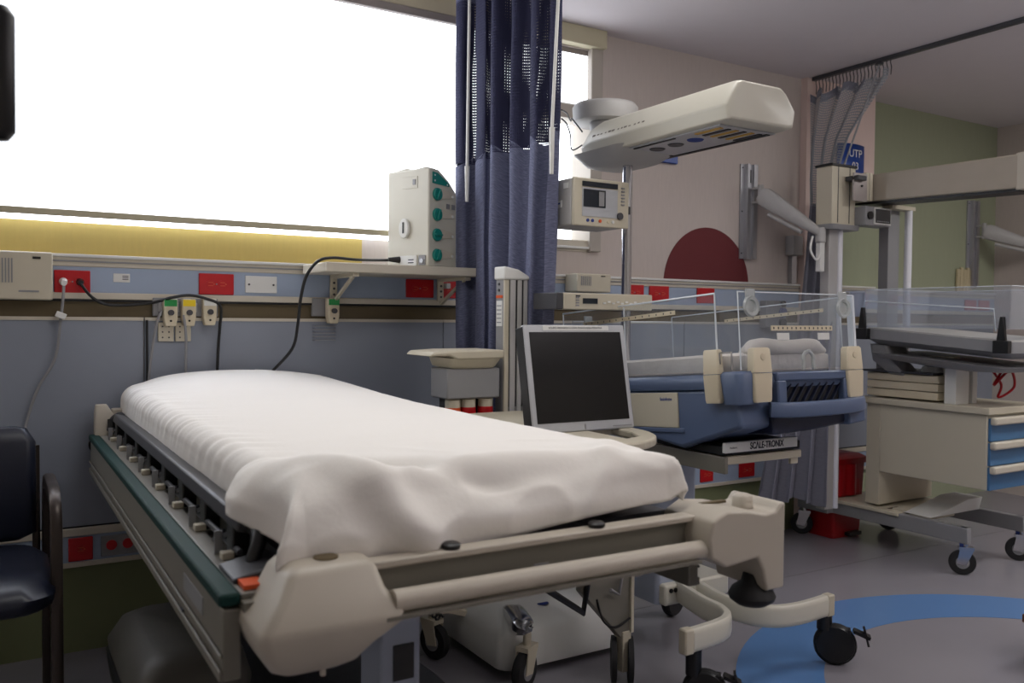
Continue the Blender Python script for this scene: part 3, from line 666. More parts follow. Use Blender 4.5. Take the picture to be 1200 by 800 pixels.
# side panels with ribs
for s, (xa, xb) in enumerate(((0.292, 0.318), (1.215, 1.24))):
    sp_ = MB(); sp_.box(xa, xb, 1.30, 3.28, 0.655, 0.762)
    xo = xa - 0.006 if s == 0 else xb
    sp_.box(xo, xo + 0.006, 1.30, 3.28, 0.655, 0.672); sp_.box(xo, xo + 0.006, 1.30, 3.28, 0.69, 0.697)
    sp_.build('side_panel', 'bedg', st, bev=0.003)
    B(xa - 0.006, xb + 0.0, 1.30, 3.28, 0.766, 0.786).build('bumper_strip', 'teal', st, bev=0.005)
B(0.2905, 0.2925, 1.44, 1.60, 0.713, 0.742).build('nameplate', 'grey', st)
B(0.2880, 0.2925, 1.60, 1.62, 0.655, 0.675).build('panel_clip', 'dgrey', st)
B(0.318, 1.215, 1.28, 3.28, 0.755, 0.775).build('deck_pan', 'bedg', st)
B(0.318, 0.352, 1.30, 3.28, 0.775, 0.784).build('deck_rail', 'deck', st, bev=0.002)
B(0.40, 1.17, 1.32, 3.30, 0.79, 0.815).build('deck_board', 'dgrey', st)
for y in (1.4, 2.3, 3.2): B(0.42, 1.15, y - 0.02, y + 0.02, 0.773, 0.792).build('deck_bearer', 'dgrey', st)
# folded side rail, window side and near side
def siderail(x, sg, y0, y1):
    b = MB(); b.box(x - 0.027, x + 0.022, y0 + 0.04, y1 - 0.03, 0.832, 0.860, R=Ry(0.25 * sg)); b.build('rail_top_bar', 'dgrey', st, bev=0.005)
    MB().tube(smoothpath([(x, y0 + 0.05, 0.845), (x, y0 + 0.005, 0.835), (x - 0.012 * sg, y0 - 0.005, 0.80), (x - 0.01 * sg, y0 + 0.01, 0.785)]), 0.013, n=10).build('rail_end', 'black', st)
    MB().tube(smoothpath([(x, y1 - 0.04, 0.846), (x, y1, 0.856), (x - 0.02 * sg, y1 + 0.03, 0.84), (x - 0.03 * sg, y1 + 0.035, 0.80)]), 0.011, n=10).build('rail_end', 'dgrey', st)
    MB().cyl((x - 0.02 * sg, y0 + 0.05, 0.800), (x - 0.02 * sg, y1 - 0.05, 0.800), 0.006, n=8).build('lower_bar', 'dgrey', st)
    n = 8
    for k in range(n):
        y = y0 + 0.10 + k * (y1 - y0 - 0.2) / (n - 1)
        po = B(x - 0.026, x + 0.004, y - 0.022, y + 0.022, 0.784, 0.842).build('rail_post', 'black', st, bev=0.003)
        MB().cyl((x - 0.022 * sg, y + 0.05, 0.812), (x - 0.030 * sg, y + 0.05, 0.812), 0.008, n=10).build('bolt', 'chrome', po)
        B(x - 0.045, x - 0.024, y - 0.03, y - 0.008, 0.784, 0.797).build('foot_pad', 'bge', po, bev=0.002)
        B(x - 0.047, x - 0.034, y + 0.02, y + 0.024, 0.784, 0.824).build('hinge_plate', 'grey', po)
        q = MB(); q.tube([(x - 0.03, y + 0.10, 0.79), (x - 0.018, y + 0.0, 0.825)], 0.005, n=6); q.build('link_bar', 'dgrey', po)
siderail(0.378, 1, 1.42, 3.20)
# head end upright and cross piece
MB().loft([(0.352, 3.27, 0.74, 0.045, 0.03, 0.012), (0.352, 3.27, 0.80, 0.05, 0.032, 0.012), (0.33, 3.28, 0.865, 0.026, 0.025, 0.012), (0.325, 3.28, 0.888, 0.018, 0.018, 0.01)]).build('head_bracket', 'bed', st, bev=0.003)
MB().cyl((0.352, 3.235, 0.84), (0.352, 3.225, 0.80), 0.012, n=10).build('head_lever', 'black', st)
B(0.36, 1.2, 3.285, 3.325, 0.775, 0.87).build('head_panel', 'bed', st, bev=0.006)
MB().cyl((0.315, 3.30, 0.745), (0.315, 3.36, 0.745), 0.028, 0.024).build('wall_buffer', 'black', st)
# foot end: near-left corner cover
cv = MB().loft([(0.402, 1.26, 0.680, 0.048, 0.045, 0.02), (0.405, 1.262, 0.690, 0.066, 0.060, 0.02), (0.410, 1.265, 0.712, 0.084, 0.070, 0.018), (0.424, 1.262, 0.745, 0.110, 0.086, 0.018), (0.425, 1.262, 0.760, 0.108, 0.086, 0.018), (0.430, 1.27, 0.790, 0.082, 0.068, 0.015), (0.432, 1.272, 0.820, 0.070, 0.060, 0.015), (0.434, 1.275, 0.829, 0.062, 0.053, 0.014), (0.434, 1.275, 0.833, 0.052, 0.044, 0.012)]).build('corner_cover', 'bed', st, smooth=60)
MB().lathe([(0.019, 0.0), (0.019, 0.002), (0.015, 0.0022)], (0.434, 1.258, 0.8335), 20).build('socket_hole', 'brown', cv)
B(0.415, 0.422, 1.22, 1.228, 0.668, 0.70).build('release_pin', 'bed', cv)
# far corner cover, larger with a fin and a cut-out
poly = [(1.145, 0.790), (1.155, 0.822), (1.19, 0.838), (1.25, 0.832), (1.295, 0.822), (1.325, 0.824), (1.338, 0.840), (1.350, 0.840), (1.350, 0.668), (1.300, 0.668), (1.290, 0.71), (1.275, 0.738), (1.19, 0.730), (1.152, 0.752)]
fc = MB().prism(poly, 'y', 1.172, 1.31).build('corner_cover', 'bed', st, bev=0.014, seg=4)
MB().loft([(1.295, 1.235, 0.824, 0.018, 0.018, 0.01), (1.295, 1.235, 0.846, 0.017, 0.017, 0.01), (1.295, 1.235, 0.851, 0.012, 0.012, 0.008)]).build('corner_knob', 'bed', fc, smooth=60)
B(1.20, 1.265, 1.25, 1.262, 0.833, 0.8375).build('socket_slot', 'brown', fc)
MB().lathe([(0.030, -0.018), (0.044, -0.008), (0.047, 0.0), (0.040, 0.014), (0.022, 0.028), (0.018, 0.045)], (1.305, 1.215, 0.650), 24).build('rubber_bumper', 'rubber', fc)
# cross rail
B(0.47, 1.16, 1.225, 1.262, 0.812, 0.824).build('foot_rail', 'bed', st, bev=0.003)
B(0.47, 1.16, 1.240, 1.250, 0.750, 0.814).build('foot_panel', 'bedg', st)
MB().cyl((0.518, 1.196, 0.770), (1.19, 1.196, 0.766), 0.0175, n=24).build('foot_tube', 'bed', st)
B(0.50, 1.13, 1.175, 1.245, 0.747, 0.753).build('foot_shelf', 'bedg', st)
for x in (0.640, 0.935): MB().lathe([(0.014, 0), (0.016, 0.003), (0.016, 0.007), (0.012, 0.010)], (x, 1.243, 0.824), 16).build('rail_stud', 'black', st)
B(0.80, 0.83, 1.2385, 1.2405, 0.770, 0.776).build('print_line', 'grey', st)
B(0.318, 0.40, 1.35, 1.45, 0.786, 0.80, R=Ry(-0.2)).build('hinge_flap', 'dgrey', st, bev=0.003)
B(0.325, 0.355, 1.31, 1.40, 0.785, 0.792).build('warning_label', 'orange', st)
# lift columns and base under the stretcher
col = B(0.60, 0.68, 1.44, 1.54, 0.10, 0.752).build('leg', 'ltblue', st, bev=0.006)
B(0.625, 0.665, 1.436, 1.441, 0.535, 0.60).build('label_plate', 'black', col)
B(0.60, 0.68, 2.95, 3.05, 0.10, 0.755).build('leg', 'ltblue', st, bev=0.006)
B(0.42, 1.10, 1.40, 3.08, 0.115, 0.17).build('base_frame', 'dgrey', st, bev=0.01)
# base shroud at the near side, dark curved lip
shroud = MB().loft([(0.42, 2.42, 0.25, 0.14, 0.26, 0.05), (0.42, 2.42, 0.29, 0.145, 0.265, 0.05), (0.43, 2.42, 0.35, 0.12, 0.24, 0.05), (0.44, 2.42, 0.37, 0.10, 0.20, 0.05)]).build('base_shroud', 'shroud', st, smooth=60)
MB().tube(smoothpath([(0.285, 2.66, 0.25), (0.275, 2.42, 0.25), (0.285, 2.24, 0.25), (0.32, 2.15, 0.20), (0.34, 2.11, 0.12), (0.35, 2.10, 0.06)]), 0.012, n=8).build('shroud_lip', 'black', st)
B(0.38, 0.46, 2.25, 2.33, 0.12, 0.31).build('shroud_bracket', 'dgrey', st)
for x, y in ((0.46, 1.62), (1.08, 1.62), (0.46, 2.95), (1.08, 2.95)): caster(st, x, y, 0.06, 'rubber', 'grey', 0.3, 0.016, False, 0.16)
# mattress
mt_ = tag(MB().loft([(0.765, 2.33, 0.816, 0.34, 0.95, 0.04), (0.765, 2.33, 0.825, 0.345, 0.96, 0.05), (0.765, 2.33, 0.87, 0.345, 0.96, 0.05), (0.765, 2.33, 0.895, 0.32, 0.93, 0.05)]).build('mattress', 'matt', smooth=60), 'dark vinyl mattress on the stretcher under the white sheet', 'mattress')
# sheet
def bump1(x, c, w): return math.exp(-((x - c) / w) ** 2)
X0, X1, Y0, Y1 = 0.393, 1.137, 1.285, 3.315
def sheet(u, v):
    dl, dr, dh = 0.085, 0.085, 0.06; df = 0.115 - 0.035 * min(1, max(0, (u - 0.3) / 0.6))
    b = Y0 - df + v * (Y1 - Y0 + df + dh)
    near = max(0.0, 1 - max(0, b - (Y0 - 0.02)) / 0.32)     # grows to 1 toward the foot corner
    cn_ = max(0.0, min(1.0, (1.36 - b) / 0.07)); dl2 = dl - 0.015 * bump1(b, 1.50, 0.08) + 0.055 * cn_
    a = X0 - dl2 + u * (X1 - X0 + dl2 + dr)
    r = 0.04 if u < 0.6 else 0.03; rf = 0.075 - 0.035 * min(1, max(0, (u - 0.55) / 0.3))
    def roll(e, rr):
        # excess beyond the start of the rounding -> (horizontal, drop)
        if e <= 0: return 0.0, 0.0
        if e < rr * PI / 2: return rr * math.sin(e / rr), rr * (1 - math.cos(e / rr))
        return rr, rr + e - rr * PI / 2
    hx = hy = 0; dx_ = dy_ = 0
    if a < X0 + r: h, d = roll(X0 + r - a, r); x = X0 + r - h; dx_ = d; sx = -1
    elif a > X1 - r: h, d = roll(a - (X1 - r), r); x = X1 - r + h; dx_ = d; sx = 1
    else: x = a; sx = 0
    if b < Y0 + rf: h, d = roll(Y0 + rf - b, rf); y = Y0 + rf - h; dy_ = d
    elif b > Y1 - r: h, d = roll(b - (Y1 - r), r); y = Y1 - r + h; dy_ = d * 0.9
    else: y = b
    top = 0.937 + 0.012 * (1 - ((x - 0.765) / 0.37) ** 2)
    top += 0.055 * max(0, (y - 2.35) / 1.0) ** 1.3 * (0.5 + 0.5 * (1 - ((x - 0.765) / 0.37) ** 2))
    top -= 0.022 * max(0, (y - 2.6) / 0.75) * bump1(x, X0, 0.10)
    drop = max(dx_, dy_) + 0.25 * min(dx_, dy_)
    # at the foot the corners flare out into a point
    if dx_ > 0.01 and b < Y0 + rf:
        fl_ = min(1, dy_ / 0.12); x += sx * (0.030 if sx < 0 else 0.012) * fl_; y -= 0.012 * fl_; drop -= 0.02 * fl_
    if sx < 0 and near > 0 and dx_ > 0:      # loose bulge over the side rail near the foot
        k = min(1, dx_ / 0.07) * min(1, near * 1.6)
        q_ = min(1, dx_ / 0.06)
        x -= 0.055 * q_ * bump1(b, 1.50, 0.085) - 0.006 * q_
        drop -= 0.010 * q_ * bump1(b, 1.50, 0.08)
    if sx > 0 and b < Y0 + 0.25 and dx_ > 0:
        x += 0.028 * min(1, dx_ / 0.02) * (1 - 0.4 * min(1, dx_ / 0.12)); drop -= 0.010 * min(1, dx_ / 0.02)
    z = top - drop
    p = Vector((x, y, z))
    # folds on the foot slope, running out from the left corner
    nz = noise.noise(Vector((a * 2.2, b * 2.2, 3.1)))
    foot = max(0.0, min(1.0, (1.64 - b) / 0.28))
    q = (b - 1.28) + 0.20 * (a - 0.45)
    w1 = bump1(b - (1.30 + 0.35 * (a - 0.50) * (1.2 - a)), 0.0, 0.030) - 0.8 * bump1(b - (1.345 + 0.35 * (a - 0.50) * (1.2 - a)), 0.0, 0.035)
    w2 = bump1((a - 0.46) * 0.8 + (b - 1.42) * 0.5, 0.0, 0.035)
    w3 = bump1((a - 0.60) * 0.5 + (b - 1.38) * 0.8, 0.0, 0.028) * bump1(a, 0.58, 0.16)
    w4 = bump1((a - 1.0) * 0.9 - (b - 1.30) * 0.7, 0.0, 0.03)
    w5 = bump1((a - 0.75) * 0.35 + (b - 1.24), 0.0, 0.02)
    hem = bump1(b, Y0 - 0.070, 0.030); val = bump1(b, Y0 + 0.005 + 0.05 * (a - 0.7), 0.038)
    disp = foot * (0.006 * w1 + 0.028 * w2 - 0.026 * w3 + 0.012 * w4 + 0.010 * nz) + (0.016 * hem - 0.016 * val) * bump1(a, 0.78, 0.34)
    rdg = 1 - abs(noise.noise(Vector((a * 6 + b * 2.5, b * 9 - a * 2, 1.7)))) * 2.2
    disp += foot * 0.0045 * max(0, rdg) ** 2
    # fine tension creases on the side near the head
    edge = bump1(a, X0 + 0.01, 0.07)
    disp += edge * (1 - foot) * 0.0050 * noise.noise(Vector((a * 5, b * 26 + a * 20, 0)))
    disp += 0.0012 * noise.noise(Vector((a * 4 + b * 1.2, b * 14, 5)))
    disp += 0.004 * noise.noise(Vector((a * 2, b * 2, 9)))
    nrm = Vector((sx * min(1, dx_ / 0.03), -min(1, dy_ / 0.04) if b < Y0 + rf else 0, 1 if drop < 0.05 else 0.35)).normalized()
    return p + nrm * disp
sh_ = MB().grid(sheet, 170, 330).build('bed_sheet', 'sheet', smooth=180, solid=0.003)
tag(sh_, 'wrinkled white fitted sheet covering the stretcher mattress, loose at the foot', 'sheet')

# ================================================================== WORKSTATION CART
ct = thing('workstation_cart', 'off-white wheeled cart with grooved column and cream work surface beside the bed', 'medical cart', (1.62, 2.5, 0))
colm = MB(); colm.box(1.574, 1.672, 2.66, 2.715, 0.16, 1.345); colm.build('column', 'grey', ct, bev=0.004)
B(1.575, 1.592, 2.652, 2.662, 0.20, 1.34).build('column_strip', 'bge', ct)
for x0_, x1_ in ((1.592, 1.597), (1.622, 1.628), (1.648, 1.654)): B(x0_, x1_, 2.655, 2.662, 0.88, 1.338).build('groove', 'black', ct)
for x0_, x1_ in ((1.597, 1.622), (1.628, 1.648), (1.654, 1.672)): B(x0_ + 0.001, x1_ - 0.001, 2.651, 2.662, 0.20, 1.34).build('column_strip', 'grey2', ct, bev=0.002)
cap = MB(); cap.prism([(1.568, 1.338), (1.676, 1.338), (1.676, 1.352), (1.63, 1.375), (1.568, 1.386)], 'y', 2.645, 2.72); cap.build('column_cap', 'white', ct, bev=0.006)
B(1.5725, 1.5745, 2.668, 2.708, 1.17, 1.262).build('instruction_label', 'white', ct)
for k in range(5): B(1.5720, 1.5727, 2.672, 2.704, 1.182 + k * 0.015, 1.186 + k * 0.015).build('print_line', 'grey', ct)
B(1.5715, 1.5745, 2.665, 2.71, 1.272, 1.282).build('warning_stripe', 'orange', ct)
for z in (1.30, 1.322): MB().cyl((1.5745, 2.69, z), (1.570, 2.69, z), 0.005, n=10).build('screw', 'dgrey', ct)
# side tray with bin
def tray(b_, x0, x1, y0, y1, z):
    pass
MB().prism([(1.255, 1.068), (1.27, 1.083), (1.36, 1.088), (1.545, 1.088), (1.545, 1.058), (1.36, 1.056), (1.33, 1.070)], 'y', 2.60, 2.80).build('side_tray', 'bge', ct, bev=0.006)
MB().loft([(1.44, 2.70, 1.024, 0.08, 0.07, 0.02), (1.435, 2.70, 1.030, 0.092, 0.08, 0.02), (1.44, 2.70, 1.060, 0.102, 0.095, 0.02)]).build('tray_bowl', 'bge', ct, smooth=60)
B(1.335, 1.545, 2.63, 2.76, 0.918, 1.024).build('bin_box', 'grey', ct, bev=0.006)
B(1.37, 1.535, 2.70, 2.76, 0.60, 0.92).build('bin_bracket', 'dgrey', ct)
for k, x in enumerate((1.375, 1.435, 1.505)):
    j = MB().cyl((x, 2.665, 0.76), (x, 2.665, 0.915), 0.027, n=16).build('container', 'bge', ct)
    MB().lathe([(0.0278, -0.022), (0.0284, 0), (0.0278, 0.022)], (x, 2.665, 0.865), 16).build('red_label', 'orange' if k == 0 else 'red', j)
# work surface with a slotted handle
out_ = [(1.255, 1.84), (1.255, 2.60), (1.62, 2.60), (1.665, 2.50)]
arc = [(1.44 + 0.225 * math.cos(a), 2.02 + 0.24 * math.sin(a)) for a in [0.25 - k * (PI / 2 + 0.25) / 12 for k in range(13)]]
plan = [(1.255, 1.80), (1.255, 2.60), (1.60, 2.60)] + [(1.665, 2.5)] + arc
srf = MB()
# ring-shaped top built as outer outline with a rectangular slot
hole = [(1.50, 1.86), (1.50, 2.05), (1.61, 2.07), (1.60, 1.96), (1.56, 1.88)]
bm = bmesh.new()
def loop(pts_, z): return [bm.verts.new((p[0] - 1.62, p[1] - 2.5, z)) for p in pts_]
oa = loop(plan, 0.872); ha = loop(hole, 0.872)
ed = []
for L_ in (oa, ha): ed += [bm.edges.new((L_[i], L_[(i + 1) % len(L_)])) for i in range(len(L_))]
bmesh.ops.triangle_fill(bm, edges=ed, use_beauty=True)
ex = bmesh.ops.extrude_face_region(bm, geom=list(bm.faces))
bmesh.ops.translate(bm, verts=[v for v in ex['geom'] if isinstance(v, bmesh.types.BMVert)], vec=(0, 0, -0.024))
bmesh.ops.recalc_face_normals(bm, faces=bm.faces)
me = bpy.data.meshes.new('work_surface'); bm.to_mesh(me); bm.free(); me.materials.append(M['bge'])
o = bpy.data.objects.new('work_surface', me); COL.objects.link(o); o.parent = ct; ROOTM[o.name] = ROOTM[ct.name]
bb = o.modifiers.new('bevel', 'BEVEL'); bb.width = 0.006; bb.segments = 2; bb.limit_method = 'ANGLE'
B(1.50, 1.60, 2.3, 2.66, 0.80, 0.848).build('surface_arm', 'grey', ct, bev=0.005)
# base
bs = MB().loft([(1.70, 2.66, 0.035, 0.27, 0.26, 0.05), (1.70, 2.66, 0.05, 0.275, 0.265, 0.05), (1.70, 2.66, 0.135, 0.275, 0.265, 0.05), (1.70, 2.665, 0.165, 0.26, 0.25, 0.05), (1.64, 2.70, 0.205, 0.13, 0.16, 0.05), (1.63, 2.71, 0.215, 0.11, 0.13, 0.04)]).build('base', 'white', ct, smooth=50)
MB().lathe([(0.0245, 0), (0.022, 0.002)], (1.66, 2.52, 0.196), 18).build('base_socket', 'blueink', ct)
for k, (x, y, a) in enumerate(((1.33, 2.70, 1.9), (1.47, 2.33, 0.5), (2.02, 2.95, 0.4))):
    caster(ct, x, y, 0.063, 'rubber', 'bge', a, 0.018, False, 0.18)
MB().tube(smoothpath([(1.47, 2.33, 0.19), (1.47, 2.35, 0.21), (1.52, 2.48, 0.20), (1.56, 2.56, 0.17)]), 0.02, flat=(0.035, 0.022), upv=(0, 0, 1)).build('caster_arm', 'chrome', ct)
MB().tube(smoothpath([(1.33, 2.70, 0.17), (1.38, 2.70, 0.17), (1.50, 2.68, 0.13)]), 0.02, flat=(0.03, 0.014), upv=(0, 0, 1)).build('caster_arm', 'bge', ct)
MB().tube([(1.30 + 0.012 * math.cos(k), 2.60 + 0.008 * k * 0.5, 0.18 + 0.012 * math.sin(k)) for k in range(20)], 0.004, n=6).build('coiled_lead', 'black', ct)

# transport frame standing right of the cart (brown-grey upright, dark loops, twin wheel)
tf = thing('trolley_frame', 'brown-grey trolley bracket with a dark loop pedal and twin wheel under the bed foot', 'trolley', (1.78, 2.22, 0))
MB().prism([(1.62, 0.50), (1.80, 0.50), (1.80, 0.17), (1.76, 0.155), (1.60, 0.33)], 'y', 2.20, 2.235).build('upright', 'bedg2' if 'bedg2' in M else 'bedg', tf, bev=0.004)
B(1.795, 1.80 + 0.006, 2.19, 2.245, 0.17, 0.50).build('edge_strip', 'bge', tf)
B(1.42, 1.80, 2.20, 2.23, 0.46, 0.50).build('cross_bar', 'dgrey', tf, bev=0.004)
MB().tube([(1.44, 2.19, 0.38), (1.60, 2.19, 0.27), (1.62, 2.19, 0.38), (1.58, 2.19, 0.46)], 0.012, n=8).build('loop_pedal', 'black', tf)
MB().tube([(1.68, 2.18, 0.48), (1.745, 2.18, 0.36), (1.735, 2.18, 0.31), (1.70, 2.18, 0.33)], 0.006, n=8).build('wire_loop', 'grey', tf)
MB().tube(smoothpath([(1.66, 2.20, 0.30), (1.68, 2.19, 0.23), (1.73, 2.19, 0.20), (1.79, 2.19, 0.22)]), 0.004, n=6).build('lead', 'black', tf)
cw = B(1.765, 1.80, 2.195, 2.24, 0.04, 0.175).build('caster', 'bge', tf, bev=0.003)
for x in (1.755, 1.81): MB().lathe([(0.06, -0.010), (0.075, -0.008), (0.075, 0.008), (0.06, 0.010)], (x, 2.22, 0.075), 26, 'x').map(lambda v: Rz(-0.62) @ (v - Vector((1.782, 2.22, 0))) + Vector((1.782, 2.22, 0))).build('wheel', 'rubber', cw)

# monitor
tilt = 0.20
mo = thing('computer_monitor', 'silver flat monitor with a blank dark screen leaning on the cream cart surface', 'monitor', (1.485, 2.03, 0.873), math.radians(-1))
def tl(b): return b.map(lambda v: Rx(-tilt) @ v)
tl(B(-0.180, 0.180, 0.0, 0.018, 0.0, 0.315)).build('bezel', 'silver', mo, bev=0.004, local=True)
tl(B(-0.182, -0.176, 0.004, 0.045, 0.005, 0.31)).build('side_shell', 'black', mo, bev=0.002, local=True)
tl(B(-0.172, 0.172, 0.016, 0.048, 0.02, 0.30)).build('back_shell', 'black', mo, bev=0.008, local=True)
tl(B(-0.163, 0.163, -0.0012, 0.001, 0.028, 0.293)).build('screen', 'screen', mo, smooth=0, local=True)
tl(B(-0.115, 0.12, -0.0015, 0.001, 0.298, 0.312)).build('name_strip', 'white', mo, local=True)
tt = text('EQUIPO ASIGNADO A UCIN  PLANTA BAJA PEDIATRIA', 0.0078, 'ink', None, (0, 0, 0), ext=0.0002)
tt.data.transform(Matrix.Translation((0, -0.002, 0.305))); tt.data.transform(Rx(-tilt).to_4x4()); tt.parent = mo
tl(B(0.10, 0.17, -0.0015, 0.001, 0.008, 0.011)).build('print_line', 'grey', mo, local=True)
tl(B(-0.002, 0.002, -0.0015, 0.001, 0.004, 0.02)).build('power_mark', 'grey', mo, local=True)
MB().prism([(0.02, 0.0), (0.16, 0.0), (0.16, 0.012), (0.055, 0.17), (0.045, 0.17)], 'x', -0.05, 0.05).build('rear_stand', 'black', mo, bev=0.003, local=True)

# ================================================================== INFANT WARMER (near)
w1 = thing('infant_warmer', 'blue and cream infant warmer with clear side walls and long overhead canopy', 'infant warmer', (2.2, 2.35, 0))
XA, XB, YF, YB = 1.93, 2.475, 1.863, 2.76
TT = math.atan(0.089)      # bed tilted, head end down
def tb(v):                 # tilt about the foot edge at z = 1.04
    v = Vector(v); p = Vector((0, YF, 1.04)); d = v - p
    c, s = math.cos(-TT), math.sin(-TT)
    return Vector((v.x, p.y + d.y * c - d.z * s * -1 * -1, p.z + d.y * s + d.z * c))
def T(b): return b.map(tb)
# tub: outer body in side profile, tapered below
rim = T(MB().loft([((XA + XB) / 2, (YF + YB) / 2, 0.992, 0.272, 0.448, 0.05), ((XA + XB) / 2, (YF + YB) / 2, 1.012, 0.280, 0.456, 0.05), ((XA + XB) / 2, (YF + YB) / 2, 1.03, 0.276, 0.452, 0.05), ((XA + XB) / 2, (YF + YB) / 2, 1.04, 0.262, 0.438, 0.05)]))
rim.build('tub_rim', 'bluebody', w1, smooth=50)
T(MB().prism([(YF + 0.03, 0.992), (YB - 0.02, 0.992), (YB - 0.02, 0.865), (2.40, 0.85), (2.14, 0.803), (YF + 0.01, 0.872), (YF + 0.01, 0.90)], 'x', XA + 0.008, XA + 0.30)).build('tub_body', 'bluebody', w1, bev=0.012, seg=3)
T(MB().prism([(YF + 0.03, 0.992), (YB - 0.02, 0.992), (YB - 0.02, 0.90), (YF + 0.2, 0.88), (YF + 0.03, 0.90)], 'x', XA + 0.30, XB - 0.01)).build('tub_underside', 'bluedk', w1, bev=0.01)
# rounded corner block between the two near latches
T(MB().loft([(XA + 0.035, YF + 0.03, 0.945, 0.044, 0.044, 0.03), (XA + 0.035, YF + 0.03, 1.035, 0.052, 0.052, 0.03), (XA + 0.035, YF + 0.03, 1.046, 0.045, 0.045, 0.03)])).build('corner_block', 'bluebody', w1, smooth=50)
# cream control panel on the side
pn = T(B(XA + 0.002, XA + 0.010, 2.145, 2.46, 0.868, 0.985)).build('control_panel', 'bge', w1, bev=0.003)
for y, s_ in ((2.40, 'Ohio'), (2.20, 'Stabilette')):
    o = text(s_, 0.016, 'blueink', None, (0, 0, 0), rot=(0, 0, 0)); 
    Tm = Matrix.Translation((XA + 0.0015, y, 0.963)) @ Matrix(((0, 0, -1, 0), (-1, 0, 0, 0), (0, 1, 0, 0), (0, 0, 0, 1)))
    o.data.transform(Tm)
    for v in o.data.vertices: v.co = ROOTM[w1.name].inverted() @ tb(v.co)
    o.parent = w1
T(B(XA + 0.002, XA + 0.012, 2.12, 2.76, 0.852, 0.868)).build('panel_trim', 'bluebody', w1, bev=0.003)
# foot-end drawer handle unit
ft = T(B(2.075, 2.455, YF - 0.020, YF + 0.03, 1.010, 1.040)).build('drawer_front', 'bluebody', w1, bev=0.006)
T(B(2.075, 2.115, YF - 0.020, YF + 0.03, 0.93, 1.015)).build('drawer_cheek', 'bluebody', w1, bev=0.006)
T(B(2.385, 2.455, YF - 0.020, YF + 0.03, 0.93, 1.015)).build('drawer_cheek', 'bluebody', w1, bev=0.006)
T(B(2.11, 2.39, YF + 0.005, YF + 0.02, 0.93, 1.012)).build('vent_back', 'blackm', w1)
for k in range(8): T(B(2.125 + k * 0.034, 2.129 + k * 0.034, YF - 0.006, YF + 0.006, 0.935, 1.01, R=Ry(0.7))).build('vent_fin', 'bluedk', w1)
hd = MB()
hd.tube(smoothpath([(2.05, YF - 0.005, 0.925), (2.10, YF - 0.035, 0.922), (2.27, YF - 0.05, 0.922), (2.42, YF - 0.035, 0.925), (2.47, YF - 0.005, 0.93)]), 0.02, flat=(0.022, 0.024), upv=(0, 0, 1), n=12)
T(hd).build('front_handle', 'bluebody', w1)
T(MB().prism([(2.06, 0.905), (2.40, 0.905), (2.40, 0.866), (2.24, 0.852), (2.06, 0.846)], 'y', YF - 0.005, YF + 0.25)).build('under_tray', 'bluedk', w1, bev=0.006)
T(MB().prism([(2.40, 0.925), (2.485, 0.925), (2.485, 0.868), (2.40, 0.86)], 'y', YF - 0.02, YF + 0.3)).build('side_cheek', 'bluebody', w1, bev=0.006)
# latches
def latch(x, y, face):
    if face == 'x': a = (x - 0.018, x + 0.010, y - 0.034, y + 0.034)
    else: a = (x - 0.040, x + 0.040, y - 0.020, y + 0.012)
    cx, cy = (a[0] + a[1]) / 2, (a[2] + a[3]) / 2; hx, hy = (a[1] - a[0]) / 2, (a[3] - a[2]) / 2
    o = T(MB().loft([(cx, cy, 0.950, hx * 0.82, hy * 0.82, 0.006), (cx, cy, 0.958, hx * 0.9, hy * 0.88, 0.006), (cx, cy, 1.030, hx, hy, 0.006), (cx, cy, 1.038, hx, hy, 0.006)])).build('latch', 'bge2', w1, smooth=50)
    T(MB().loft([(cx, cy, 1.040, hx, hy, 0.006), (cx, cy, 1.110, hx * 0.9, hy * 0.92, 0.006), (cx, cy, 1.116, hx * 0.7, hy * 0.85, 0.006)])).build('latch_top', 'bge2', o, smooth=50)
    if face != 'x': T(MB().lathe([(0.012, 0), (0.010, -0.003), (0.006, -0.0032)], (cx, a[2] + 0.002, 1.088), 16, 'y')).build('button', 'bge2', o)
latch(XA - 0.004, 1.962, 'x'); latch(2.004, YF - 0.01, 'y'); latch(2.435, YF - 0.01, 'y')
# clear side walls
def wallp(x0, x1, y0, y1, z0, z1, nm='clear_wall'):
    o = T(B(x0, x1, y0, y1, z0, z1)).build(nm, 'acr', w1, smooth=0); return o
pl = wallp(XA - 0.002, XA + 0.003, 1.95, YB + 0.02, 1.05, 1.290)
def edge(pts_, r=0.003, o=None):
    MB().tube([tb(p) for p in pts_], r, n=6).build('polished_edge', 'acre', o or w1)
edge([(XA, 1.95, 1.05), (XA, 1.95, 1.291), (XA, 2.78, 1.300), (XA, 2.78, 1.05)], 0.0036, pl)
edge([(XA, 2.40, 1.06), (XA, 2.40, 1.29)], 0.0025, pl)
pf = wallp(XA + 0.01, XB, YF - 0.002, YF + 0.003, 1.05, 1.288)
edge([(XA + 0.01, YF, 1.05), (XA + 0.01, YF, 1.288), (XB, YF, 1.288), (XB, YF, 1.05)], 0.0025, pf)
T(B(XB - 0.006, XB + 0.004, YF - 0.004, YF + 0.02, 1.05, 1.288)).build('corner_post', 'acre', pf)
pr_ = wallp(XB - 0.002, XB + 0.003, YF + 0.05, YB, 1.05, 1.29); edge([(XB, YF + 0.05, 1.05), (XB, YF + 0.05, 1.286), (XB, YB, 1.29), (XB, YB, 1.05)], 0.0022, pr_)
pb = wallp(XA + 0.03, XB, YB - 0.002, YB + 0.003, 1.05, 1.27); edge([(XA + 0.03, YB, 1.05), (XA + 0.03, YB, 1.27), (XB, YB, 1.27), (XB, YB, 1.05)], 0.0022, pb)
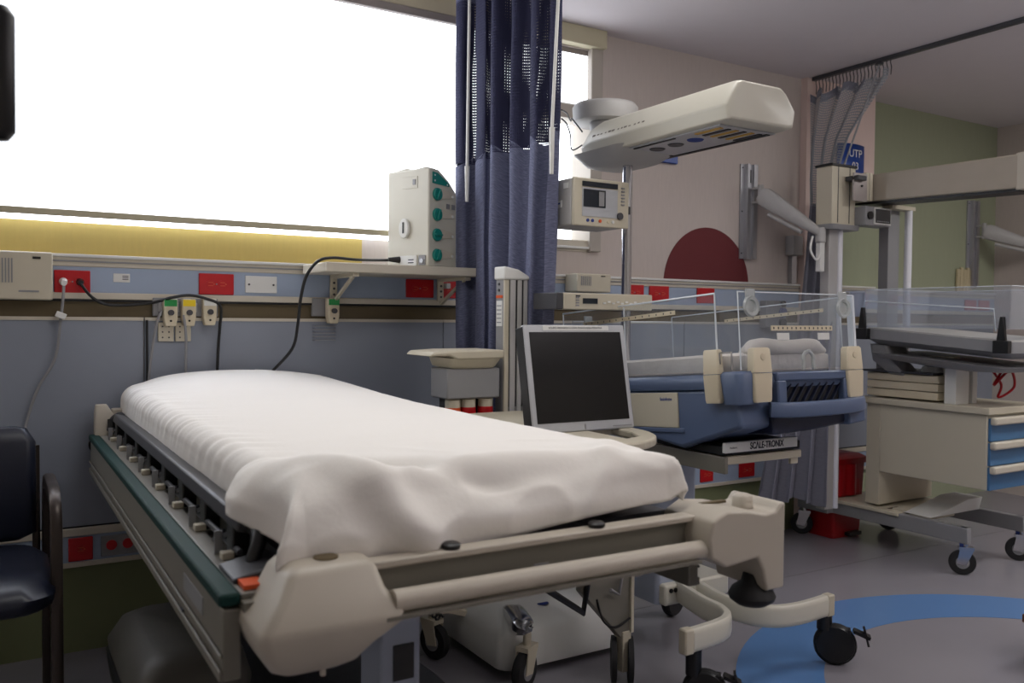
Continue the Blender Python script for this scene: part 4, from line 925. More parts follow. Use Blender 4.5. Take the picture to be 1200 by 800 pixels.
# curved corner acrylic with bright column
T(MB().grid(lambda u, v: (XA + 0.012 + 0.03 * (1 - math.cos(u * PI / 2)) - 0.012, YF + 0.07 - 0.07 * math.sin(u * PI / 2), 1.05 + v * 0.24), 8, 1)).build('corner_sleeve', 'acr', w1)
# ruler strips and round port clips on the walls
def ruler(p0, p1, h, nm='ruler_strip', axis='y'):
    b = MB(); 
    if axis == 'y': b.box(p0[0] - 0.002, p0[0] + 0.001, p0[1], p1[1], p0[2] - h, p0[2])
    else: b.box(p0[0], p1[0], p0[1] - 0.002, p0[1] + 0.001, p0[2] - h, p0[2])
    o = T(b).build(nm, 'bge2', w1); tk = MB(); n = 14
    for k in range(n):
        f = (k + 0.5) / n
        if axis == 'y': y = p0[1] + (p1[1] - p0[1]) * f; tk.box(p0[0] - 0.003, p0[0] - 0.0015, y - 0.002, y + 0.002, p0[2] - h * 0.7, p0[2] - h * 0.3)
        else: x = p0[0] + (p1[0] - p0[0]) * f; tk.box(x - 0.002, x + 0.002, p0[1] - 0.003, p0[1] - 0.0015, p0[2] - h * 0.7, p0[2] - h * 0.3)
    T(tk).build('ruler_ticks', 'ink', o)['kind'] = 'stuff'
ruler((XA - 0.003, 2.13, 1.255), (XA, 2.64, 1.255), 0.014)
ruler((XB - 0.003, 1.98, 1.255), (XB, 2.45, 1.255), 0.012)
ruler((2.075, YF - 0.003, 1.185), (2.36, YF, 1.185), 0.016, 'ruler_strip', 'x')
for x in (2.10, 2.29): T(B(x, x + 0.055, YF - 0.004, YF - 0.002, 1.140, 1.162)).build('paper_label', 'white', w1)
def port(x, y, z, face):
    ax = 'x' if face == 'x' else 'y'
    o = T(MB().lathe([(0.030, 0), (0.034, -0.005), (0.030, -0.012), (0.020, -0.010), (0.018, -0.004)], (x, y, z), 22, ax)).build('tube_port', 'portm', w1)
    if face == 'y': T(B(x - 0.020, x + 0.020, y - 0.008, y, z + 0.02, z + 0.055)).build('port_clip', 'portm', o, bev=0.004)
    else: T(B(x - 0.008, x, y - 0.020, y + 0.020, z + 0.02, z + 0.055)).build('port_clip', 'portm', o, bev=0.004)
M['portm'] = acrylic('pale_translucent_vinyl', (0.80, 0.82, 0.76), 0.38)
port(1.985, YF - 0.004, 1.243, 'y'); port(2.415, YF - 0.004, 1.243, 'y'); port(XA + 0.10, YB - 0.004, 1.235, 'y')
T(MB().lathe([(0.022, 0), (0.026, -0.008), (0.016, -0.01)], (2.06, YB - 0.02, 1.235), 18, 'y')).build('tube_port', 'dgrey', w1)
MB().tube([tb((2.235 + 0.024 * math.cos(a), YF - 0.006, 1.075 + 0.028 * math.sin(a))) for a in [PI * k / 10 for k in range(11)]], 0.006, n=8).build('tube_holder', 'portm', w1)
for s_ in (-1, 1): MB().tube([tb((2.235 + s_ * 0.024, YF - 0.006, 1.045)), tb((2.235 + s_ * 0.022, YF - 0.006, 1.078))], 0.006, n=8).build('holder_leg', 'portm', w1)
MB().tube([tb(p) for p in [(XA - 0.01, 1.93, 1.07), (XA - 0.01, 1.93, 1.105), (XA - 0.01, 1.88, 1.105), (XA - 0.01, 1.88, 1.05)]], 0.003, n=6).build('wire_guard', 'chrome', w1)
# scale shelf and pedestal
B(1.975, 2.33, 1.96, 2.36, 0.742, 0.768).build('instrument_shelf', 'bge', w1, bev=0.003)
B(1.97, 1.985, 1.955, 2.36, 0.715, 0.768).build('shelf_lip', 'bedg', w1, bev=0.002)
MB().loft([(2.10, 2.40, 0.19, 0.092, 0.09, 0.02), (2.10, 2.40, 0.80, 0.092, 0.09, 0.02)]).build('pedestal', 'ltblue', w1)
MB().loft([(2.17, 2.40, 0.70, 0.09, 0.07, 0.02), (2.17, 2.40, 0.90, 0.14, 0.10, 0.02)]).build('pedestal_head', 'bluedk', w1)
B(2.395 - 0.1, 2.33, 1.975, 1.985, 0.72, 0.742).build('shelf_hook', 'bge', w1)
# legs
def leg(pts_): return MB().tube(smoothpath(pts_, 6), 0.03, flat=(0.016, 0.037), upv=(0, 0, 1), n=12).build('leg', 'offw', w1)
lA = leg([(2.16, 2.42, 0.235), (2.09, 2.28, 0.235), (2.045, 2.12, 0.235), (2.035, 2.03, 0.235), (2.00, 1.965, 0.235), (1.93, 1.93, 0.235), (1.80, 1.915, 0.235)])
B(1.765, 1.802, 1.898, 1.932, 0.196, 0.274).build('end_cap', 'bge', lA, bev=0.006)
lB = leg([(2.24, 2.42, 0.22), (2.185, 2.28, 0.22), (2.155, 2.13, 0.22), (2.165, 2.03, 0.22), (2.22, 1.965, 0.22), (2.32, 1.945, 0.22), (2.46, 1.955, 0.22)])
B(2.455, 2.49, 1.938, 1.972, 0.182, 0.258).build('end_cap', 'bge', lB, bev=0.006)
cb = B(2.02, 2.33, 2.28, 2.50, 0.19, 0.265).build('base_plate', 'offw', w1, bev=0.01)
for x in (2.045, 2.065): MB().cyl((x, 2.279, 0.245), (x, 2.275, 0.245), 0.008, n=12).build('bolt', 'black', cb)
caster(w1, 1.86, 1.915, 0.068, 'blackm', 'black', -0.75, 0.018, True, 0.20)
caster(w1, 2.52, 1.96, 0.072, 'blackm', 'black', -0.85, 0.018, True, 0.19)
for x in (1.98, 2.36): caster(w1, x, 2.62, 0.055, 'blackm', 'black', 0.2, 0.018, False, 0.19)
B(1.95, 2.40, 2.58, 2.66, 0.19, 0.26).build('rear_crossbar', 'offw', w1, bev=0.006)
B(2.10, 2.24, 2.45, 2.66, 0.19, 0.25).build('rear_spine', 'offw', w1, bev=0.006)
MB().lathe([(0.05, 0), (0.055, 0.01), (0.05, 0.02)], (1.93, 2.37, 0.30), 20).build('foot_pedal', 'grey', w1)
B(1.93, 2.10, 2.36, 2.38, 0.305, 0.315).build('pedal_arm', 'dgrey', w1)
# pole, monitor, controller
MB().cyl((2.10, 2.62, 0.19), (2.10, 2.62, 1.83), 0.019, n=20).build('pole', 'chrome', w1)
mu = B(1.765, 2.012, 2.50, 2.515, 1.532, 1.702).build('monitor_front', 'bge', w1, bev=0.004)
B(1.762, 2.008, 2.515, 2.69, 1.535, 1.700).build('monitor_body', 'grey2', w1, bev=0.004)
B(1.80, 1.958, 2.497, 2.501, 1.672, 1.690).build('dark_slot', 'lcd', mu)
B(1.80, 1.958, 2.498, 2.501, 1.566, 1.668).build('keypad', 'silver', mu)
B(1.805, 1.902, 2.496, 2.499, 1.60, 1.662).build('display', 'lcd', mu)
B(1.872, 1.895, 2.4945, 2.4965, 1.605, 1.656).build('digits', 'grey', mu)
MB().cyl((1.968, 2.50, 1.575), (1.968, 2.492, 1.575), 0.013, n=18).build('knob', 'dgrey', mu)
for k, (x, mm) in enumerate(((1.825, 'blueink'), (1.846, 'blueink'), (1.88, 'orange'), (1.918, 'bge2'), (1.938, 'white'))):
    MB().cyl((x, 2.50, 1.552), (x, 2.497, 1.552), 0.006, n=12).build('button', mm, mu)
for k in range(6): B(1.975, 1.99, 2.497, 2.501, 1.615 + k * 0.012, 1.620 + k * 0.012).build('key', 'grey', mu)
B(1.760, 1.762, 2.57, 2.64, 1.60, 1.625).build('label_sticker', 'white', w1); B(1.7592, 1.7602, 2.58, 2.63, 1.612, 1.618).build('print_line', 'blueink', w1)
B(1.760, 1.762, 2.53, 2.56, 1.665, 1.685).build('label_sticker', 'white', w1)
B(1.90, 2.10, 2.60, 2.64, 1.60, 1.63).build('monitor_bracket', 'dgrey', w1)
ctl = B(1.690, 2.088, 2.45, 2.56, 1.232, 1.290).build('controller', 'bge', w1, bev=0.004)
B(1.662, 1.690, 2.45, 2.60, 1.232, 1.290).build('controller_end', 'dgrey', w1, bev=0.003)
B(1.772, 1.835, 2.447, 2.451, 1.253, 1.272).build('display', 'lcd', ctl)
for k in range(10):
    x = 1.86 + k * 0.02; B(x, x + 0.013, 2.448, 2.451, 1.253 + 0.005 * (k % 2), 1.259 + 0.005 * (k % 2)).build('key', 'white', ctl)
for k in range(4): B(1.742, 1.756, 2.448, 2.451, 1.244 + k * 0.009, 1.249 + k * 0.009).build('key', 'grey', ctl)
B(1.742, 1.76, 2.448, 2.451, 1.277, 1.282).build('key', 'ink', ctl)
B(2.08, 2.12, 2.52, 2.60, 1.24, 1.28).build('controller_bracket', 'dgrey', w1)
# canopy
# canopy body axis along -Y, slightly hollow underneath
def cano(y, s=1.0, dz=0.0, hx=0.165, top=1.968, bot=1.835):
    cx = 2.145; c = []
    pr2 = [(-hx * 0.93, bot), (-hx, bot + 0.045), (-hx * 0.72, top - 0.012), (-hx * 0.60, top), (hx * 0.55, top + 0.0), (hx * 0.72, top - 0.018), (hx, bot + 0.06), (hx * 0.93, bot + 0.005), (hx * 0.80, bot)]
    return [(cx + x * s, y, 1.90 + (z - 1.90) * s + dz) for x, z in pr2]
b = MB(); secs = [cano(1.985, 0.90), cano(1.992, 0.965), cano(2.02, 1.0), cano(2.40, 1.0), cano(2.70, 1.0, -0.0), cano(2.78, 0.92, -0.01), cano(2.82, 0.6, -0.02)]
n = 9; vs = [p for s_ in secs for p in s_]
b.add(vs, [(i * n + k, i * n + (k + 1) % n, (i + 1) * n + (k + 1) % n, (i + 1) * n + k) for i in range(len(secs) - 1) for k in range(n)] + [tuple(range(n))[::-1], tuple(range((len(secs) - 1) * n, len(secs) * n))])
cn = b.build('canopy', 'offw', w1, bev=0.008, seg=3, smooth=35)
B(2.02, 2.275, 2.05, 2.62, 1.829, 1.834).build('reflector_panel', 'silver', cn)
for k in range(6): B(2.04 + k * 0.036, 2.055 + k * 0.036, 2.07, 2.19, 1.826, 1.830).build('warning_label', 'black' if k % 2 else 'amber', cn)
B(2.245, 2.262, 2.06, 2.60, 1.8255, 1.8295).build('dark_strip', 'black', cn)
B(2.03, 2.038, 2.28, 2.50, 1.8255, 1.8295).build('dark_strip', 'black', cn)
for k, y in enumerate((2.26, 2.36, 2.46)): MB().lathe([(0.030, 0), (0.026, -0.004), (0.012, -0.002)], (2.11, y, 1.829), 20).build('lamp', 'blueink' if k == 0 else 'dgrey', cn)
for k in range(5): B(2.06 + k * 0.04, 2.08 + k * 0.04, 2.52, 2.60, 1.8255, 1.8295).build('heater_slot', 'amber' if k % 2 else 'black', cn)
# worn stain streaks on the canopy side
wm = mat('worn_print', (120, 112, 104), 0.7)
M['worn'] = wm
sx0 = 2.145 - 0.165
rw = random.Random(3)
for k in range(13):
    y = 2.40 + k * 0.024 + rw.uniform(-0.004, 0.004); z = 1.905
    x = 2.145 - 0.165 * (1 - 0.28 * (z - 1.88) / 0.076) - 0.0006
    B(x - 0.0002, x + 0.002, y, y + rw.uniform(0.008, 0.018), z - rw.uniform(0.002, 0.005), z + rw.uniform(0.001, 0.004), R=Ry(0.52)).build('worn_lettering', 'worn', cn)
MB().loft([(2.12, 2.68, 1.790, 0.07, 0.10, 0.04), (2.12, 2.68, 1.80, 0.10, 0.13, 0.05), (2.12, 2.66, 1.845, 0.15, 0.17, 0.05)]).build('canopy_belly', 'grey2', w1, smooth=60)
MB().lathe([(0.115, -0.04), (0.13, -0.032), (0.135, 0.025), (0.125, 0.038), (0.09, 0.042)], (2.17, 2.86, 2.04), 36).build('swivel_disc', 'grey2', w1, smooth=50)
MB().cyl((2.12, 2.78, 1.88), (2.15, 2.84, 2.0), 0.06, n=18).build('swivel_neck', 'grey2', w1)
MB().tube(smoothpath([(1.985, 2.76, 1.93), (1.95, 2.78, 1.98), (1.90, 2.72, 1.955), (1.84, 2.66, 1.965), (1.79, 2.62, 1.962)]), 0.003, n=6).build('lead', 'dgrey', w1)
MB().tube(smoothpath([(1.985, 2.76, 1.88), (1.95, 2.78, 1.86), (1.90, 2.72, 1.90), (1.84, 2.66, 1.925), (1.79, 2.62, 1.93)]), 0.003, n=6).build('lead', 'dgrey', w1)

# scale on the shelf
sc = thing('infant_scale', 'dark baby scale with pale front strip lettered SCALE-TRONIX under the blue tub', 'scale', (2.13, 2.1, 0.77))
B(1.972, 2.325, 1.962, 2.28, 0.772, 0.800).build('scale_body', 'blackm', sc, bev=0.004)
B(1.966, 2.295, 1.948, 1.963, 0.782, 0.815).build('front_strip', 'white', sc, bev=0.002)
text('SC\u039bLE-TRONIX', 0.030, 'ink', sc, (2.150, 1.9475, 0.7985), sx=0.74, bold=0.0006)
text('Pediatric', 0.009, 'grey', sc, (2.0, 1.9475, 0.798))
# mattress and rolled blanket in the tub
im = T(MB().loft([(2.20, 2.33, 1.040, 0.235, 0.40, 0.04), (2.20, 2.33, 1.047, 0.242, 0.405, 0.04), (2.20, 2.33, 1.095, 0.242, 0.405, 0.04), (2.20, 2.33, 1.103, 0.225, 0.39, 0.04)]))
im.map(lambda v: v + Vector((0, 0, 0.004 * noise.noise(v * 14))))
tag(im.build('infant_mattress', 'linen', smooth=60), 'crumpled cream mattress lying inside the clear walled blue tub', 'mattress')
br = MB(); secs = []
for i in range(25):
    s_ = i / 24; x = 2.03 + s_ * 0.385; rr = 0.020 + 0.010 * math.sin(s_ * PI) + 0.004 * math.sin(s_ * 9); rr *= min(1, 0.5 + 4 * min(s_, 1 - s_))
    secs.append((x, rr))
vs = []
for x, rr in secs:
    for k in range(16):
        a = 2 * PI * k / 16; w_ = 1 + 0.06 * noise.noise(Vector((x * 22, a * 1.5, 0)))
        p = tb((x, 1.945, 1.100)); vs.append(p + Vector((0, rr * 1.25 * w_ * math.cos(a), rr * 0.98 * w_ * math.sin(a) + rr * 0.7)))
br.add(vs, [(i * 16 + k, i * 16 + (k + 1) % 16, (i + 1) * 16 + (k + 1) % 16, (i + 1) * 16 + k) for i in range(24) for k in range(16)] + [tuple(range(16))[::-1], tuple(range(384, 400))])
tag(br.build('rolled_blanket', 'linen', smooth=180), 'rolled cream blanket across the foot end of the blue tub', 'blanket')

# ================================================================== FAR WARMER (right)
w2 = thing('infant_warmer', 'beige infant warmer with blue drawers and two bright poles at the right', 'infant warmer', (4.1, 2.8, 0))
PX, PY = 3.826, 3.0
M['beam_shaded'] = mat('shaded_beige_beam', (176, 166, 150), 0.45)  # darker copy of the beige plastic; the beam's shade is in this colour
M['bright'] = mat('window_reflection_white', (236, 238, 246), 0.25, 0.3, var=0.01)  # near-white colour stands in for window reflections on the poles
for x, y, zt in ((3.826, 3.0, 1.70), (4.268, 2.9, 1.82)):
    b = MB(); b.cyl((x, y, 0.21), (x, y, zt), 0.020, n=18); b.build('post', 'bright', w2)
B(3.73, 3.80, 2.985, 3.04, 0.21, 1.70).build('back_channel', 'grey2', w2, bev=0.003)
B(4.14, 4.235, 2.93, 2.99, 0.21, 1.81).build('back_channel', 'grey', w2, bev=0.003)
hs = B(3.70, 3.885, 2.95, 3.05, 1.70, 2.0).build('column_head', 'bge', w2, bev=0.004)
B(3.695, 3.89, 2.945, 3.055, 2.0, 2.012).build('head_cap', 'black', w2)
for x in (3.745, 3.835): B(x, x + 0.004, 2.948, 2.951, 1.71, 2.0).build('head_groove', 'dgrey', hs)
MB().loft([(3.80, 2.99, 1.675, 0.115, 0.055, 0.03), (3.80, 2.99, 1.70, 0.12, 0.06, 0.03)]).build('collar', 'grey', w2, smooth=50)
pt = B(3.80, 3.905, 2.895, 2.905, 1.822, 1.965).build('hinge_plate', 'steel', w2)
MB().cyl((3.86, 2.895, 1.90), (3.86, 2.889, 1.90), 0.006, n=10).build('screw', 'black', pt)
B(3.80, 3.87, 2.87, 2.95, 1.925, 1.95).build('clamp', 'dgrey', w2, bev=0.004)
B(4.10, 4.30, 2.88, 2.945, 1.80, 1.822).build('top_cross_bar', 'bge', w2, bev=0.003)
# heater beam
bmv = []
for (y, z0, z1, x0, x1) in ((3.02, 1.835, 1.975, 3.97, 4.12), (2.20, 1.825, 1.985, 4.09, 4.24)):
    bmv += [(x0, y, z0), (x1, y, z0), (x1, y, z1), (x0, y, z1)]
hb_ = MB().add(bmv, [(0, 1, 2, 3), (4, 7, 6, 5), (0, 4, 5, 1), (1, 5, 6, 2), (2, 6, 7, 3), (3, 7, 4, 0)]).build('heater_beam', 'beam_shaded', w2, bev=0.008, seg=3)
MB().add([(p[0] * 1.0 + 0.006 * (1 if i % 4 in (0, 3) else -1), p[1] - (0.0 if i < 4 else -0.02), (1.822 if i < 4 else 1.812) + (0.013 if i % 4 > 1 else 0)) for i, p in enumerate(bmv)], [(0, 1, 2, 3), (4, 7, 6, 5), (0, 4, 5, 1), (1, 5, 6, 2), (2, 6, 7, 3), (3, 7, 4, 0)]).build('beam_underside', 'black', hb_)
MB().add([(p[0] - 0.004 if i % 4 in (0, 3) else p[0] + 0.004, (2.235 if i < 4 else 2.19), (z_)) for i, (p, z_) in enumerate(zip([bmv[4], bmv[5], bmv[6], bmv[7]] * 2, [1.818, 1.818, 1.992, 1.992] * 2))], [(0, 1, 2, 3), (4, 7, 6, 5), (0, 4, 5, 1), (1, 5, 6, 2), (2, 6, 7, 3), (3, 7, 4, 0)]).build('beam_end', 'cream', hb_, bev=0.006)
B(4.10, 4.23, 2.186, 2.191, 1.835, 1.975).build('end_panel', 'signb2' if 'signb2' in M else 'ltblue', hb_, bev=0.003)
for s_ in (0, 1): B(3.905 + s_ * 0.03, 3.93 + s_ * 0.03, 2.90, 3.02, 1.83, 1.975).build('beam_hinge', 'bge', w2, bev=0.003)
dbx = B(3.885, 4.09, 2.885, 2.97, 1.700, 1.800).build('display_box', 'grey', w2, bev=0.004)
B(3.950, 4.085, 2.879, 2.886, 1.708, 1.795).build('display_frame', 'white', dbx)
B(3.957, 4.078, 2.876, 2.880, 1.716, 1.788).build('display', 'lcd', dbx)
MB().cyl((3.918, 2.886, 1.752), (3.918, 2.877, 1.752), 0.021, n=20).build('dial', 'black', dbx)
for k in range(6): B(3.965 + k * 0.018, 3.977 + k * 0.018, 2.8755, 2.877, 1.722, 1.727).build('key', 'grey', dbx)
# bassinet tray
tx0, tx1 = 3.88, 4.42
def wf2(v): # tray drops toward the foot
    v = Vector(v); return Vector((v.x, v.y, v.z - 0.070 * (2.87 - v.y)))
def T2(b): return b.map(wf2)
T2(MB().loft([((tx0 + tx1) / 2, 2.50, 1.085, 0.22, 0.34, 0.03), ((tx0 + tx1) / 2, 2.50, 1.115, 0.27, 0.375, 0.03), ((tx0 + tx1) / 2, 2.50, 1.165, 0.27, 0.375, 0.03)])).build('tray', 'grey', w2, smooth=50)
T2(B(tx0 + 0.01, tx1 - 0.01, 2.14, 2.86, 1.165, 1.172)).build('tray_pad', 'grey2', w2)
T2(MB().loft([(4.10, 2.50, 1.00, 0.10, 0.12, 0.03), (4.12, 2.50, 1.02, 0.22, 0.32, 0.04), (4.12, 2.50, 1.045, 0.25, 0.34, 0.04)])).build('tilt_plate', 'grey', w2, smooth=50)
T2(MB().loft([(4.06, 2.75, 0.93, 0.07, 0.05, 0.02), (4.0, 2.80, 1.0, 0.08, 0.06, 0.02), (4.0, 2.82, 1.085, 0.09, 0.05, 0.02)])).build('bellows', 'grey', w2, smooth=50)
for (x0, x1, y0, y1) in ((tx0 - 0.004, tx0, 2.13, 2.87), (tx1, tx1 + 0.004, 2.13, 2.87), (tx0, tx1, 2.125, 2.129), (tx0, tx1, 2.871, 2.875)):
    o = B(x0, x1, y0, y1, 1.17, 1.365).build('clear_wall', 'acrs', w2, smooth=0)
    MB().tube([(x0, y0, 1.365), (x1, y1, 1.365)] if y1 - y0 > 0.1 or True else [], 0.0022, n=6).build('polished_edge', 'acre', o)
MB().tube([(tx0 - 0.004, 2.87, 1.305), (tx0 - 0.004, 2.20, 1.262), (tx0 - 0.004, 2.19, 1.16)], 0.003, n=6).build('polished_edge', 'acre', w2)
for x, y, dz in ((tx0 - 0.01, 2.875, 0.0), (tx0 - 0.01, 2.155, -0.045), (4.20, 2.10, -0.05)):
    k = MB(); k.prism([(y - 0.035, 1.165 + dz), (y + 0.035, 1.165 + dz), (y + 0.035, 1.108 + dz), (y - 0.035, 1.108 + dz)], 'x', x - 0.02, x + 0.012)
    k.prism([(y - 0.018, 1.165 + dz), (y - 0.008, 1.272 + dz), (y + 0.008, 1.272 + dz), (y + 0.022, 1.165 + dz)], 'x', x - 0.014, x + 0.006); k.build('clamp_handle', 'black', w2, bev=0.003)
# stack under the tray and wire
B(3.99, 4.10, 2.44, 2.50, 0.80, 1.01).build('tray_support', 'white', w2, bev=0.003); B(4.13, 4.17, 2.44, 2.50, 0.80, 1.01).build('tray_support', 'white', w2, bev=0.003)
B(4.06, 4.12, 2.50, 2.64, 0.80, 1.03).build('tray_column', 'bge', w2, bev=0.003)
MB().tube(smoothpath([(4.14, 2.36, 0.98), (4.20, 2.34, 0.90), (4.16, 2.33, 0.84), (4.24, 2.30, 0.89), (4.22, 2.31, 0.97), (4.12, 2.33, 0.90), (4.18, 2.33, 0.96)]), 0.006, n=6).build('red_tubing', 'bag', w2)
# upper drawers block behind (beige boxes)
for k in range(3): B(3.985 - 0.0 + 0.0, 4.30, 2.53, 2.93, 0.812 + k * 0.042, 0.850 + k * 0.042).build('supply_box', 'bge2', w2, bev=0.003)
B(3.97, 4.30, 2.55, 2.95, 0.938, 0.948).build('box_lid', 'dgrey', w2)
# worktop + cabinet + drawers
B(3.955, 4.46, 2.255, 2.97, 0.770, 0.802).build('worktop', 'bge', w2, bev=0.004)
MB().prism([(3.975, 0.415), (4.44, 0.415), (4.44, 0.770), (3.975, 0.770)], 'y', 2.275, 2.84).build('cabinet', 'bge3' if 'bge3' in M else 'bge', w2, bev=0.004)
B(3.975, 4.44, 2.84, 2.92, 0.24, 0.77).build('cabinet_back', 'bge', w2, bev=0.003)
for k in range(3):
    z1 = 0.752 - k * 0.115
    d = B(3.985, 4.43, 2.262, 2.276, z1 - 0.108, z1).build('drawer', 'drawer', w2, bev=0.002)
    B(3.978, 4.44, 2.235, 2.264, z1 - 0.030, z1 + 0.006).build('handle', 'cream', d, bev=0.008)
# base
MB().prism([(3.935, 0.21), (4.45, 0.21), (4.45, 0.228), (3.935, 0.228)], 'y', 2.70, 3.14).build('base_plate', 'bge', w2, bev=0.003)
B(3.99, 4.07, 2.78, 2.80, 0.2285, 0.2295).build('slot', 'brown', w2)
for x in (3.945, 4.43): B(x, x + 0.035, 2.34, 3.14, 0.148, 0.225).build('base_rail', 'bge4' if 'bge4' in M else 'grey', w2, bev=0.004)
B(3.98, 4.43, 2.70, 2.76, 0.16, 0.24).build('cross_rail', 'bge', w2, bev=0.003)
MB().prism([(3.985, 0.228), (4.40, 0.228), (4.43, 0.29), (4.30, 0.29)], 'y', 2.55, 2.70).build('fork_plate', 'white', w2, bev=0.003)
for x, y in ((3.962, 2.365), (4.447, 2.365), (3.92, 3.33), (4.447, 3.10)):
    y_ = min(y, 3.28); B(x - 0.012, x + 0.012, y_ - 0.015, y_ + 0.015, 0.13, 0.225).build('caster_stem', 'blueink' if y < 2.5 else 'grey', w2)
    caster(w2, x - 0.01, y_, 0.060, 'rubber', 'chrome', -0.9, 0.014, False, 0.15)
B(3.90, 3.98, 3.10, 3.30, 0.15, 0.22).build('rear_arm', 'grey', w2)

# items behind: red bins, cable, cup, plastic bag
bn = thing('waste_bin', 'red pedal waste bin with bag under the far warmer beside the curtain hem', 'bin', (4.12, 3.2, 0))
MB().loft([(4.08, 3.20, 0.0, 0.115, 0.09, 0.02), (4.08, 3.20, 0.10, 0.12, 0.095, 0.02), (4.08, 3.20, 0.41, 0.135, 0.105, 0.02)]).build('bin_body', 'redbin', bn, smooth=40)
MB().loft([(4.08, 3.20, 0.41, 0.145, 0.115, 0.02), (4.08, 3.20, 0.44, 0.145, 0.115, 0.02), (4.08, 3.20, 0.46, 0.11, 0.09, 0.02)]).build('bin_lid', 'redbin', bn, smooth=40)
bgm = MB().grid(lambda u, v: (4.08 + (0.150 + 0.008 * math.sin(u * 60)) * math.cos(u * 2 * PI), 3.20 + (0.120 + 0.008 * math.sin(u * 60)) * math.sin(u * 2 * PI), 0.24 + v * 0.17), 120, 3).build('bin_liner', 'bag', bn, smooth=180)
B(4.06, 4.16, 3.075, 3.11, 0.01, 0.03).build('pedal', 'black', bn)
t = thing('power_cord', 'thin black cables looping down behind the blue tub to the red bin', 'cable', (3.98, 3.30, 0.6))
MB().tube(smoothpath([(3.90, 3.28, 0.66), (3.93, 3.27, 0.55), (4.0, 3.27, 0.485), (4.08, 3.27, 0.49), (4.20, 3.28, 0.56), (4.25, 3.30, 0.72), (4.26, 3.33, 0.80)]), 0.005, n=6).build('cable', 'black', t)
MB().tube(smoothpath([(4.0, 3.30, 0.72), (4.02, 3.29, 0.60), (4.04, 3.28, 0.49)]), 0.005, n=6).build('cable', 'black', t)
# suction canister hanging between the warmers
t = thing('suction_canister', 'pale translucent canister hanging from the post of the far warmer', 'canister', (3.93, 2.99, 1.27))
MB().lathe([(0.038, -0.12), (0.040, -0.10), (0.050, 0.0), (0.054, 0.002), (0.054, 0.012), (0.045, 0.014)], (3.91, 2.96, 1.345), 20).build('cup', 'ltblue', t)
B(3.85, 3.91, 2.95, 2.97, 1.343, 1.352).build('holder', 'grey2', t)
t = thing('plastic_bag', 'small clear plastic packet on the boxes under the clear tray', 'packet', (4.05, 2.60, 0.95))
pk = MB().loft([(4.07, 2.60, 0.949, 0.06, 0.05, 0.02), (4.07, 2.60, 0.975, 0.055, 0.045, 0.02), (4.07, 2.60, 0.985, 0.03, 0.03, 0.01)]); pk.map(lambda v: v + Vector((0, 0, 0.006 * noise.noise(v * 40)))); pk.build('packet', 'portm', t, smooth=0)
# monitor pump with round blue dials on the pier, seen through the acrylic
t = thing('flow_meter', 'grey wall unit with one blue and two black round dials behind the clear wall', 'wall unit', (3.85, W - 0.02, 1.2))
B(3.64, 3.80, W - 0.07, W - 0.02, 1.16, 1.31).build('housing', 'grey', t, bev=0.004)
for z, mm, r_ in ((1.292, 'black', 0.018), (1.245, 'blueink', 0.026), (1.19, 'black', 0.024)): MB().cyl((3.765, W - 0.07, z), (3.765, W - 0.085, z), r_, n=20).build('dial', mm, t)

# ================================================================== CHAIR (left)
ch = thing('armchair', 'dark navy padded chair with brown metal arms at the left edge', 'chair', (-0.14, 2.85, 0))
MB().loft([(-0.14, 2.79, 0.415, 0.26, 0.25, 0.07), (-0.14, 2.79, 0.43, 0.28, 0.27, 0.08), (-0.14, 2.79, 0.46, 0.285, 0.275, 0.08), (-0.14, 2.80, 0.49, 0.25, 0.24, 0.08)]).build('seat', 'navy', ch, smooth=70)
bk = MB().loft([(0, 0, 0.0, 0.21, 0.028, 0.025), (0, 0, 0.02, 0.255, 0.036, 0.03), (0, 0, 0.30, 0.255, 0.036, 0.03), (0, 0, 0.345, 0.23, 0.032, 0.028), (0, 0, 0.352, 0.20, 0.02, 0.018)])
bk.map(lambda v: Rx(-0.12) @ v + Vector((-0.135, 3.08, 0.495))); bk.build('backrest', 'navy', ch, smooth=70)
for s_ in (-1, 1):
    x = -0.14 + s_ * 0.29
    MB().tube(smoothpath([(x, 3.12, 0.0), (x, 3.10, 0.30), (x, 3.06, 0.62), (x, 3.00, 0.685), (x, 2.85, 0.69), (x, 2.72, 0.685), (x, 2.655, 0.62), (x, 2.64, 0.40), (x, 2.62, 0.0)], 6), 0.02, flat=(0.022, 0.016), upv=(1, 0, 0), n=10).build('arm_frame', 'chairm', ch)
    MB().tube([(x, 3.09, 0.42), (x, 2.65, 0.42)], 0.012, n=8).build('side_bar', 'chairm', ch)
    MB().tube(smoothpath([(x - s_ * 0.03, 3.10, 0.42), (x - s_ * 0.03, 3.12, 0.62), (x - s_ * 0.03, 3.13, 0.78)]), 0.012, n=8).build('back_post', 'chairm', ch)
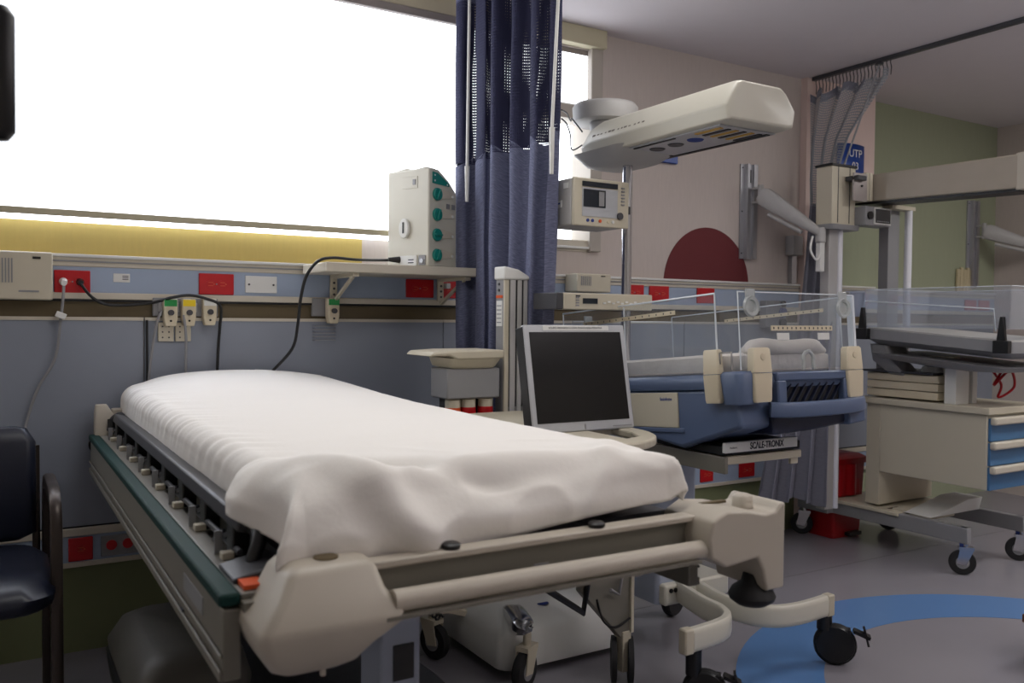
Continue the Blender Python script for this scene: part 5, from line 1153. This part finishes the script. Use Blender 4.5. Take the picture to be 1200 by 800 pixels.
B(-0.43, 0.15, 2.98, 3.01, 0.405, 0.425).build('cross_bar', 'chairm', ch); B(-0.43, 0.15, 2.66, 2.69, 0.405, 0.425).build('cross_bar', 'chairm', ch)

# ================================================================== dark device edge, top left; wooden leg at right
t = thing('hanging_monitor', 'black rounded edge of a hanging monitor at the top left corner', 'monitor', (-0.22, 1.30, 2.57))
MB().loft([(-0.135, 1.175, 1.402, 0.155, 0.014, 0.012), (-0.135, 1.175, 1.412, 0.162, 0.018, 0.012), (-0.135, 1.175, 1.545, 0.162, 0.018, 0.012), (-0.135, 1.175, 1.556, 0.155, 0.014, 0.012)]).build('screen_shell', 'black', t, smooth=60)
MB().tube([(-0.20, 1.20, 1.48), (-0.20, 1.26, 1.48), (-0.20, 1.30, 1.55), (-0.20, 1.30, H)], 0.015, n=10).build('drop_arm', 'dgrey', t)
t = thing('wooden_stool', 'brown wooden edge of a stool at the lower right frame border', 'stool', (3.1, 1.55, 0))
for x, y in ((3.10, 1.59), (3.30, 1.59), (3.10, 1.35), (3.30, 1.35)): B(x, x + 0.035, y, y + 0.035, 0.0, 0.15).build('leg', 'wood', t, bev=0.003)
B(3.09, 3.35, 1.33, 1.63, 0.15, 0.18).build('seat', 'wood', t, bev=0.004)
# unseen housings added for the lamps outside the frame
for ((lx, ly), sx_, sy_, w_, c_), lb in zip(UNSEEN_LAMPS, ('unseen white ceiling lamp above the foot of the stretcher', 'long unseen fill lamp added on the ceiling of the right hand bay', 'small unseen fill lamp added over the near infant warmer')):
    t = thing('unseen_ceiling_lamp', lb, 'ceiling light', (lx, ly, H))
    B(lx - sx_ / 2 - 0.03, lx + sx_ / 2 + 0.03, ly - sy_ / 2 - 0.03, ly + sy_ / 2 + 0.03, H - 0.03, H - 0.001).build('frame', 'white', t, bev=0.003)
t = thing('added_uplight_trough', 'unseen hanging trough added behind the camera for the fill uplight', 'ceiling light', (2.8, -0.3, H))
B(1.75, 3.85, -0.47, -0.13, 1.88, 1.92).build('trough', 'white', t, bev=0.005)
for x in (1.9, 3.7): MB().cyl((x, -0.3, 1.92), (x, -0.3, H), 0.006, n=8).build('hanger', 'grey', t)
